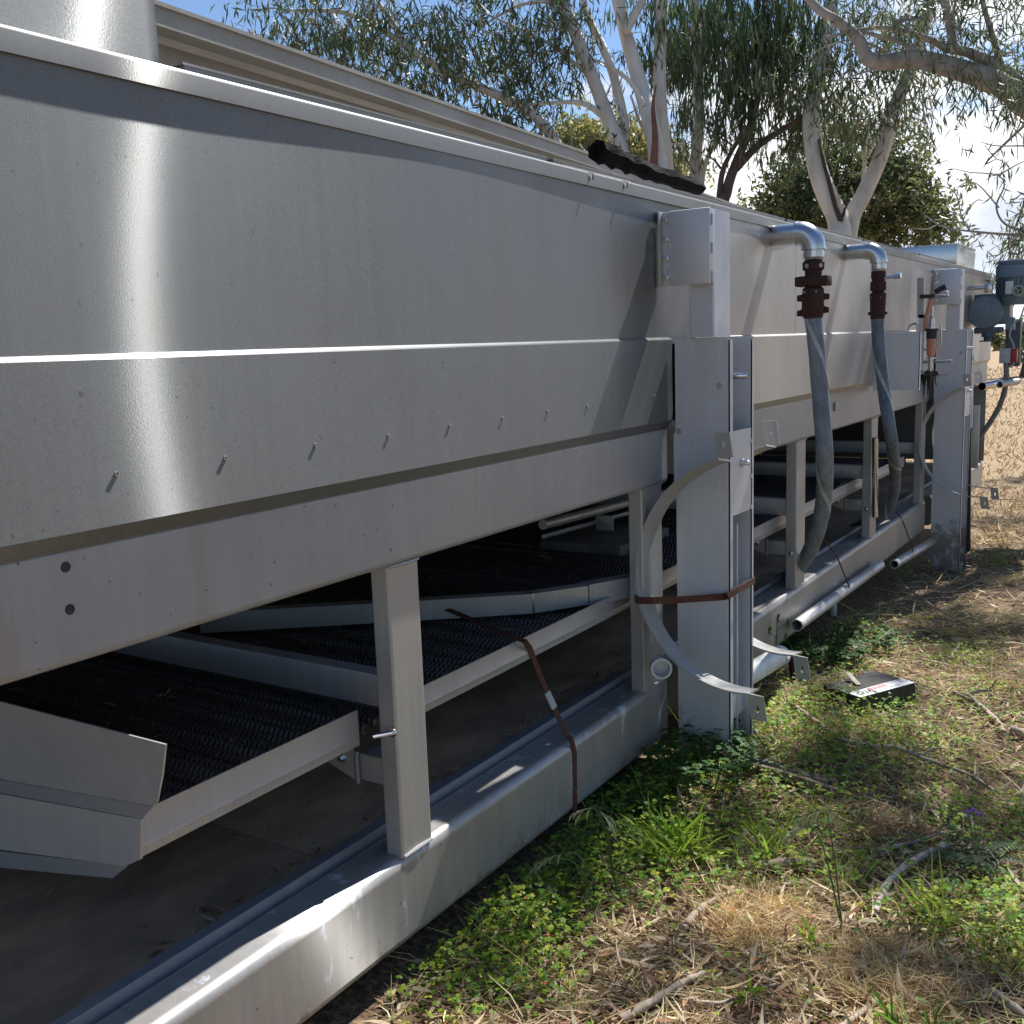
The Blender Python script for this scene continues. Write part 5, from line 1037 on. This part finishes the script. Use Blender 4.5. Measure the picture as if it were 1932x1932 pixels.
CL = blob_list(P, [(560, 40, 0, 90, 60, 700), (640, 60, -.3, 90, 60, 700), (520, 100, 0, 60, 60, 260), (600, 130, .1, 70, 60, 420), (700, 20, 0, 100, 50, 700), (800, 60, 0, 110, 60, 900), (880, 40, .2, 110, 60, 950), (960, 60, .1, 90, 60, 800), (860, 110, 0, 100, 50, 500), (930, 140, -.2, 70, 60, 420), (990, 150, .2, 70, 70, 520), (960, 220, 0, 60, 50, 280), (800, 190, .1, 70, 50, 300), (880, 215, .1, 60, 40, 240), (720, 150, 0, 60, 50, 240), (760, 180, 0, 60, 40, 200), (1040, 60, .2, 70, 60, 420), (1060, 170, .3, 50, 60, 280), (1100, 70, .3, 50, 60, 260), (1140, 180, .3, 40, 50, 140), (1020, 255, .3, 60, 30, 180), (1210, 60, .4, 40, 60, 160), (1200, 230, .5, 30, 60, 120), (1290, 200, .5, 30, 60, 130), (1290, 270, .5, 25, 30, 70), (480, 60, 0, 50, 40, 150), (620, -80, 0, 160, 90, 700), (820, -120, 0, 160, 90, 800), (1000, -160, 0, 160, 90, 800), (1150, -260, .2, 200, 120, 900), (1250, -120, .3, 120, 80, 500), (1000, -380, .2, 200, 120, 700), (700, -230, 0, 180, 90, 500)])
twigs(tr, an, CL); tr.build('trunk', PALEBARK, T, 60); foliage(T, CL)
b_ = MB(); limb(b_, [P(1232, 325, -.15), P(1236, 260, -.15), P(1232, 200, -.15), P(1238, 160, -.15)], .05, .008); b_.build('torn_bark', matte('red_brown_bark', (.26, .12, .08), (.16, .08, .06), .9, 10), T)
# --- straight pale gum and leaning brown stems
P = P2(12.0); c0 = P(1312, 350); g0 = np.array([c0[0], c0[1], float(gz(c0[0], c0[1]))])
T = thing('gum_tree', 'straight white stemmed gum tree with dark hanging foliage', 'tree', g0, 'gum trees behind the machine'); tr = MB(); an = []
an += limb(tr, [g0 + np.array([0, 0, -.2]), P(1310, 480), P(1312, 330), P(1318, 220), P(1316, 130), P(1312, 40), P(1305, -80), P(1290, -400)], .085, .05)
an += limb(tr, [P(1316, 480), P(1326, 330), P(1350, 265), P(1362, 230), P(1385, 160)], .04, .015)
an += limb(tr, [P(1318, 140), P(1350, 115), P(1372, 100)], .025, .01); an += limb(tr, [P(1305, -80), P(1380, -120), P(1460, -140)], .04, .012)
CL = blob_list(P, [(1300, 30, .5, 60, 60, 800), (1285, 90, .5, 50, 60, 600), (1350, 20, -.4, 70, 50, 900), (1400, 60, -.4, 60, 60, 800), (1320, 110, .5, 35, 60, 420), (1440, 40, -.3, 70, 60, 800), (1500, 50, -.3, 60, 60, 700), (1385, 130, -.3, 50, 60, 460), (1430, 130, -.3, 50, 60, 480), (1480, 120, -.3, 50, 70, 520), (1270, 60, -.3, 30, 60, 300), (1330, 200, .3, 40, 40, 120), (1400, 200, -.2, 50, 40, 300), (1470, 190, -.2, 40, 50, 360), (1290, 270, .2, 25, 30, 60), (1530, 110, -.2, 40, 70, 400), (1350, 60, .5, 60, 60, 500), (1380, -120, 0, 180, 110, 1200), (1500, -160, 0, 150, 110, 900), (1300, -300, 0, 200, 120, 900)])
twigs(tr, an, CL); tr.build('trunk', PALEBARK, T, 60); foliage(T, CL, (.12, .20), (.016, .026), GC * np.array([.8, .9, .85]), .9)
P = P2(11.6); c0 = P(1365, 370); g0 = np.array([c0[0], c0[1], float(gz(c0[0], c0[1]))])
T = thing('gum_tree', 'leaning brown stemmed tree forking right beside the white stem', 'tree', g0, 'gum trees behind the machine'); tr = MB(); an = []
an += limb(tr, [g0 + np.array([-.1, 0, -.2]), P(1362, 450), P(1372, 360), P(1388, 310), P(1408, 260), P(1428, 190), P(1436, 110), P(1440, 20)], .075, .03)
an += limb(tr, [P(1388, 318), P(1430, 275), P(1475, 245), P(1520, 215), P(1545, 190)], .05, .018); an += limb(tr, [P(1355, 400), P(1362, 330), P(1378, 290), P(1395, 260), P(1398, 225)], .04, .012)
an += limb(tr, [P(1405, 265), P(1425, 262), P(1470, 262), P(1510, 270)], .012, .004); an += limb(tr, [P(1360, 318), P(1345, 300), P(1325, 292)], .015, .005)
CL = blob_list(P, [(1450, 210, -.2, 40, 60, 300), (1500, 190, -.2, 40, 60, 320), (1420, 170, 0, 40, 60, 240), (1530, 230, 0, 35, 40, 130), (1490, 275, 0, 20, 25, 50), (1540, 160, -.2, 40, 60, 240), (1350, 250, 0, 40, 40, 90)])
twigs(tr, an, CL); tr.build('trunk', BROWNBARK, T, 60); foliage(T, CL, (.10, .18), (.015, .024), GC * .9, .85)
# --- forked white gum
P = P2(11.4); c0 = P(1590, 420); g0 = np.array([c0[0], c0[1], float(gz(c0[0], c0[1]))])
T = thing('gum_tree', 'white gum tree forking into two thick stems with a dark bark scar', 'tree', g0, 'gum trees behind the machine'); tr = MB(); an = []
an += limb(tr, [g0 + np.array([0, 0, -.2]), P(1585, 520), P(1582, 420), P(1563, 375), P(1543, 320), P(1533, 260), P(1531, 205), P(1545, 140, .2), P(1558, 60, .2), P(1572, -30, .2), P(1590, -300, .3)], .135, .075)
an += limb(tr, [g0 + np.array([.12, .1, -.2]), P(1598, 520, .1), P(1605, 420, .1), P(1628, 370, .1), P(1656, 310, .1), P(1672, 262, .1), P(1685, 210, .1), P(1710, 150, .2), P(1735, 80, .3), P(1750, 20, .3), P(1760, -100, .3)], .115, .06)
an += limb(tr, [P(1625, 380, .3), P(1630, 330, .4), P(1632, 280, .4), P(1640, 230, .4)], .035, .012); an += limb(tr, [P(1632, 300, .4), P(1655, 265, .4), P(1678, 235, .3)], .025, .012)
an += limb(tr, [P(1533, 230), P(1500, 160), P(1490, 110)], .03, .012)
CL = blob_list(P, [(1560, 130, -.2, 40, 60, 360), (1570, 190, -.2, 30, 50, 220), (1620, 160, 0, 45, 50, 330), (1640, 110, 0, 50, 40, 340), (1610, 220, .2, 35, 30, 150), (1700, 110, .2, 40, 40, 160), (1730, 150, .2, 40, 40, 170), (1760, 170, .2, 25, 40, 90), (1700, 225, .1, 25, 30, 70), (1745, 220, .1, 12, 25, 36), (1690, 170, .1, 30, 40, 110), (1590, 20, .2, 70, 60, 380), (1650, 30, .2, 70, 60, 360), (1580, -150, .2, 160, 120, 900), (1700, -160, .3, 140, 110, 700)])
twigs(tr, an, CL); tr.build('trunk', PALEBARK, T, 60); foliage(T, CL)
b_ = MB(); limb(b_, [P(1586, 416, -.13), P(1575, 385, -.13), P(1566, 350, -.13), P(1557, 318, -.13), P(1549, 285, -.12), P(1545, 262, -.12)], .03, .012); limb(b_, [P(1585, 418, -.1), P(1592, 400, -.1), P(1598, 385, -.1)], .035, .006); b_.build('bark_scar', DARKBARK, T, 30)
# --- big gum at the right whose limb reaches into the picture
P = P2(9.0); c0 = np.array([2.6, 10.6, 0]); g0 = np.array([c0[0], c0[1], float(gz(c0[0], c0[1]))])
T = thing('gum_tree', 'large grey limbed gum tree reaching in from the right edge', 'tree', g0); tr = MB(); an = []; fork = P(2060, 270, .3)
an += limb(tr, [g0 + np.array([0, 0, -.2]), g0 + np.array([-.1, -.1, 1.6]), fork + np.array([.25, .1, -.2]), fork + np.array([.2, 0, .8]), fork + np.array([.1, -.2, 2.2]), fork + np.array([-.2, -.4, 4.2])], .24, .12, 10)
an += limb(tr, [fork + np.array([.25, .1, -.2]), P(1985, 235), P(1932, 192), P(1880, 155), P(1820, 135), P(1760, 118), P(1720, 112), P(1660, 117), P(1635, 108), P(1618, 72), P(1580, 40), P(1545, 18), P(1500, -30)], .13, .03, 10)
an += limb(tr, [P(1960, 200), P(1925, 160), P(1880, 125), P(1830, 100), P(1790, 92), P(1740, 70), P(1660, 52), P(1560, 70)], .07, .012)
an += limb(tr, [P(1760, 118), P(1700, 80), P(1650, 66), P(1600, 50), P(1555, 15)], .03, .008); an += limb(tr, [P(1800, 95), P(1790, 40), P(1775, -20), P(1760, -120)], .045, .02)
an += limb(tr, [P(1720, 113), P(1650, 130), P(1575, 155)], .02, .005); an += limb(tr, [P(1690, 105), P(1610, 75), P(1530, 100)], .016, .004); an += limb(tr, [P(1740, 70), P(1690, 40), P(1650, 20)], .014, .005); an += limb(tr, [P(1890, 128), P(1870, 60), P(1850, -20), P(1850, -120)], .03, .015)
# dead twigs low on the right
def dead(pts, r): an_ = limb(tr, [P(*p) for p in pts], r, .003, 5)
dead([(2060, 470), (1980, 448), (1900, 442), (1830, 436), (1780, 428), (1740, 402)], .022); dead([(1960, 440), (1900, 425), (1880, 390), (1895, 350), (1880, 330), (1830, 325), (1800, 318)], .012); dead([(1882, 332), (1920, 310), (1945, 300)], .008); dead([(1885, 392), (1850, 352), (1830, 342)], .008)
dead([(1830, 436), (1815, 410), (1805, 370), (1790, 355), (1758, 348)], .009); dead([(1850, 438), (1820, 455), (1790, 470)], .007); dead([(1812, 412), (1840, 380), (1855, 378)], .006); dead([(1775, 420), (1750, 432), (1720, 430)], .007); dead([(1935, 275), (1880, 275), (1850, 268)], .008); dead([(1905, 205), (1918, 260), (1920, 300)], .006)
dead([(1840, 160), (1842, 190)], .008); dead([(1790, 140), (1785, 190)], .006); dead([(1760, 312), (1780, 305), (1788, 302)], .004)
CL = blob_list(P, [(1800, 40, 0, 70, 50, 456), (1860, 60, 0, 70, 50, 475), (1900, 20, .2, 60, 50, 418), (1700, 30, 0, 60, 30, 247), (1850, 115, .1, 50, 30, 209), (1910, 110, .2, 40, 40, 247), (1925, 215, .1, 16, 30, 114), (1880, 300, 0, 12, 26, 57), (1900, 150, .2, 30, 30, 114), (1760, 60, .2, 40, 40, 171), (1905, 470, .2, 28, 45, 323), (1935, 440, .2, 30, 40, 266), (1890, 500, .3, 20, 20, 114), (1740, 165, .1, 20, 30, 76), (1780, -60, 0, 130, 80, 760), (1900, -120, 0, 160, 110, 1140)])
SH = []
# the crown above and beside the picture, through which the sun dapples the ground
def shade(gx_, gy_, z, rad, cnt):
    c = np.array([gx_, gy_, 0]) + SUN * (z / SUN[2]); return (c, (rad, rad, rad * .7), cnt)
for (px, py, rad, cnt) in ((1700, 1500, .34, 260), (1820, 1570, .36, 260), (1560, 1590, .25, 180), (1760, 1640, .22, 150), (1640, 1680, .18, 110), (1930, 1480, .40, 260), (1180, 1640, .2, 130), (1340, 1640, .14, 90), (1520, 1500, .22, 150), (960, 1800, .15, 110), (840, 1900, .2, 120), (1780, 1920, .14, 90), (1880, 1850, .12, 80), (1420, 1910, .10, 50), (1280, 1830, .08, 40), (1890, 900, .9, 960), (1900, 985, .5, 780), (1870, 1100, .4, 540), (1800, 1180, .35, 480), (1900, 1180, .4, 450), (1720, 1150, .35, 480), (1760, 1330, .25, 90), (1600, 1460, .2, 90), (1180, 1930, .1, 50), (1640, 1830, .08, 30)):
    G = aG(px, py); SH.append(shade(G[0], G[1], RNG.uniform(6.2, 8.2), rad, cnt))
up = fork + np.array([-.2, -.4, 4.2])
CL += [(up + np.array([1.2, .8, .8]), (1.4, 1.4, 1.0), 900), (up + np.array([2.4, 0, -.6]), (1.2, 1.2, .9), 700), (up + np.array([2.0, 2.0, -1.5]), (1.2, 1.2, 1), 600), (up + np.array([3, -1, -1.6]), (1.2, 1.2, 1), 500)]
twigs(tr, an, CL + SH, .016); tr.build('trunk', LIMBBARK, T, 60); foliage(T, SH, (.09, .15), (.020, .030), GC, .3, mul=1.15, hang=.35); foliage(T, CL, (.09, .15), (.012, .018), GC, .7)
# --- rounder bushy trees farther back
def bushy(label, D, px, py, L, cols, name='bushy_tree', ln=(.08, .15), wd=(.03, .06), bark=BROWNBARK):
    Pd = P2(D); c0 = Pd(px, py); g0 = np.array([c0[0], c0[1], float(gz(c0[0], c0[1]))]); T = thing(name, label, 'tree', g0); tr = MB(); an = []
    an += limb(tr, [g0 + np.array([0, 0, -.2]), g0 * .5 + c0 * .5 + np.array([.1, 0, 0]), c0], .16, .07)
    s = 1932 / D; CLs = []
    for x_, y_, dd, rx, ry, cnt in L:
        CLs.append((Pd(x_, y_, dd), (rx / s, rx / s * .8, ry / s), cnt)); q = Pd(x_, y_, dd); an += limb(tr, [c0, (c0 + q) / 2 + RNG.normal(size=3) * .2, q], .05, .012, 6)
    tr.build('trunk', bark, T, 60); foliage(T, CLs, ln, wd, np.array(cols), .25, mul=1.5); return T
OL = [(.17, .20, .08), (.125, .155, .065), (.24, .24, .095), (.09, .115, .05)]
bushy('olive green round tree behind the forked white gum', 19, 1640, 430, [(1500, 350, 0, 60, 60, 1500), (1480, 400, -.3, 50, 50, 900), (1540, 300, 0, 60, 60, 1100), (1600, 280, .2, 70, 60, 1200), (1650, 300, 0, 70, 70, 1500), (1700, 330, 0, 60, 60, 1400), (1690, 290, 0, 40, 40, 700), (1740, 380, 0, 50, 50, 1100), (1640, 380, -.4, 80, 60, 1300), (1580, 370, -.2, 60, 60, 1000), (1770, 430, 0, 40, 35, 700), (1700, 430, -.3, 60, 40, 900), (1620, 440, 0, 60, 30, 600), (1520, 420, 0, 60, 40, 900), (1470, 375, .1, 30, 20, 300)], OL)
YG = [(.36, .33, .10), (.28, .27, .09), (.22, .23, .08), (.42, .37, .13)]
bushy('yellow green shrub tree behind the many stemmed gum', 20, 1130, 330, [(1040, 255, 0, 40, 25, 400), (1080, 270, 0, 50, 40, 900), (1110, 250, 0, 50, 40, 900), (1140, 290, 0, 50, 50, 1000), (1180, 300, 0, 50, 40, 800), (1090, 310, -.2, 70, 40, 900), (1010, 280, 0, 40, 25, 300)], YG)
bushy('second yellow green shrub tree right of the stems of the many stemmed gum', 20.5, 1230, 340, [(1230, 290, 0, 50, 45, 800), (1280, 320, 0, 40, 30, 500), (1205, 260, 0, 40, 40, 500), (1270, 290, 0, 40, 40, 400), (1230, 340, 0, 60, 30, 500)], YG)
bushy('dark low shrub at the far edge of the field behind the gear motor', 42, 1930, 660, [(1925, 640, 0, 35, 16, 500), (1960, 630, 1, 40, 24, 500), (1990, 620, 0, 40, 24, 400)], OL, 'far_shrub', (.2, .4), (.1, .2))
bushy('grey green shrub behind the dead twigs on the skyline', 60, 1990, 600, [(1990, 590, 0, 40, 30, 500), (2050, 580, 0, 50, 40, 500)], OL, 'far_shrub', (.3, .5), (.15, .3))

OFFL = iter(('bushy gum tree standing on the open grass facing the near end of the machine', 'bushy gum tree on the open grass facing the middle of the machine', 'bushy gum tree on the open grass facing the far end of the machine'))
for px_, py_, h_ in ((9, -2, 7.5), (9.5, 4.5, 8), (10, 11.5, 8)):
    g0 = np.array([px_, py_, float(gz(px_, py_))]); T = thing('gum_tree', next(OFFL), 'tree', g0, 'gum trees on the open side'); tr = MB(); top = g0 + np.array([0, 0, h_ * .5]); an = limb(tr, [g0 - np.array([0, 0, .2]), g0 + np.array([.1, .1, h_ * .25]), top], .2, .1); CL = []
    for q in range(16):
        c = g0 + np.array([RNG.normal() * 1.5, RNG.normal() * 1.8, h_ * RNG.uniform(.12, 1)]); CL.append((c, (.9, .9, .7), 130)); an += limb(tr, [top * .7 + g0 * .3, (top + c) / 2, c], .05, .01, 5)
    tr.build('trunk', PALEBARK, T, 60); foliage(T, CL, (.25, .4), (.10, .16), GC, .5, loose=2.5)
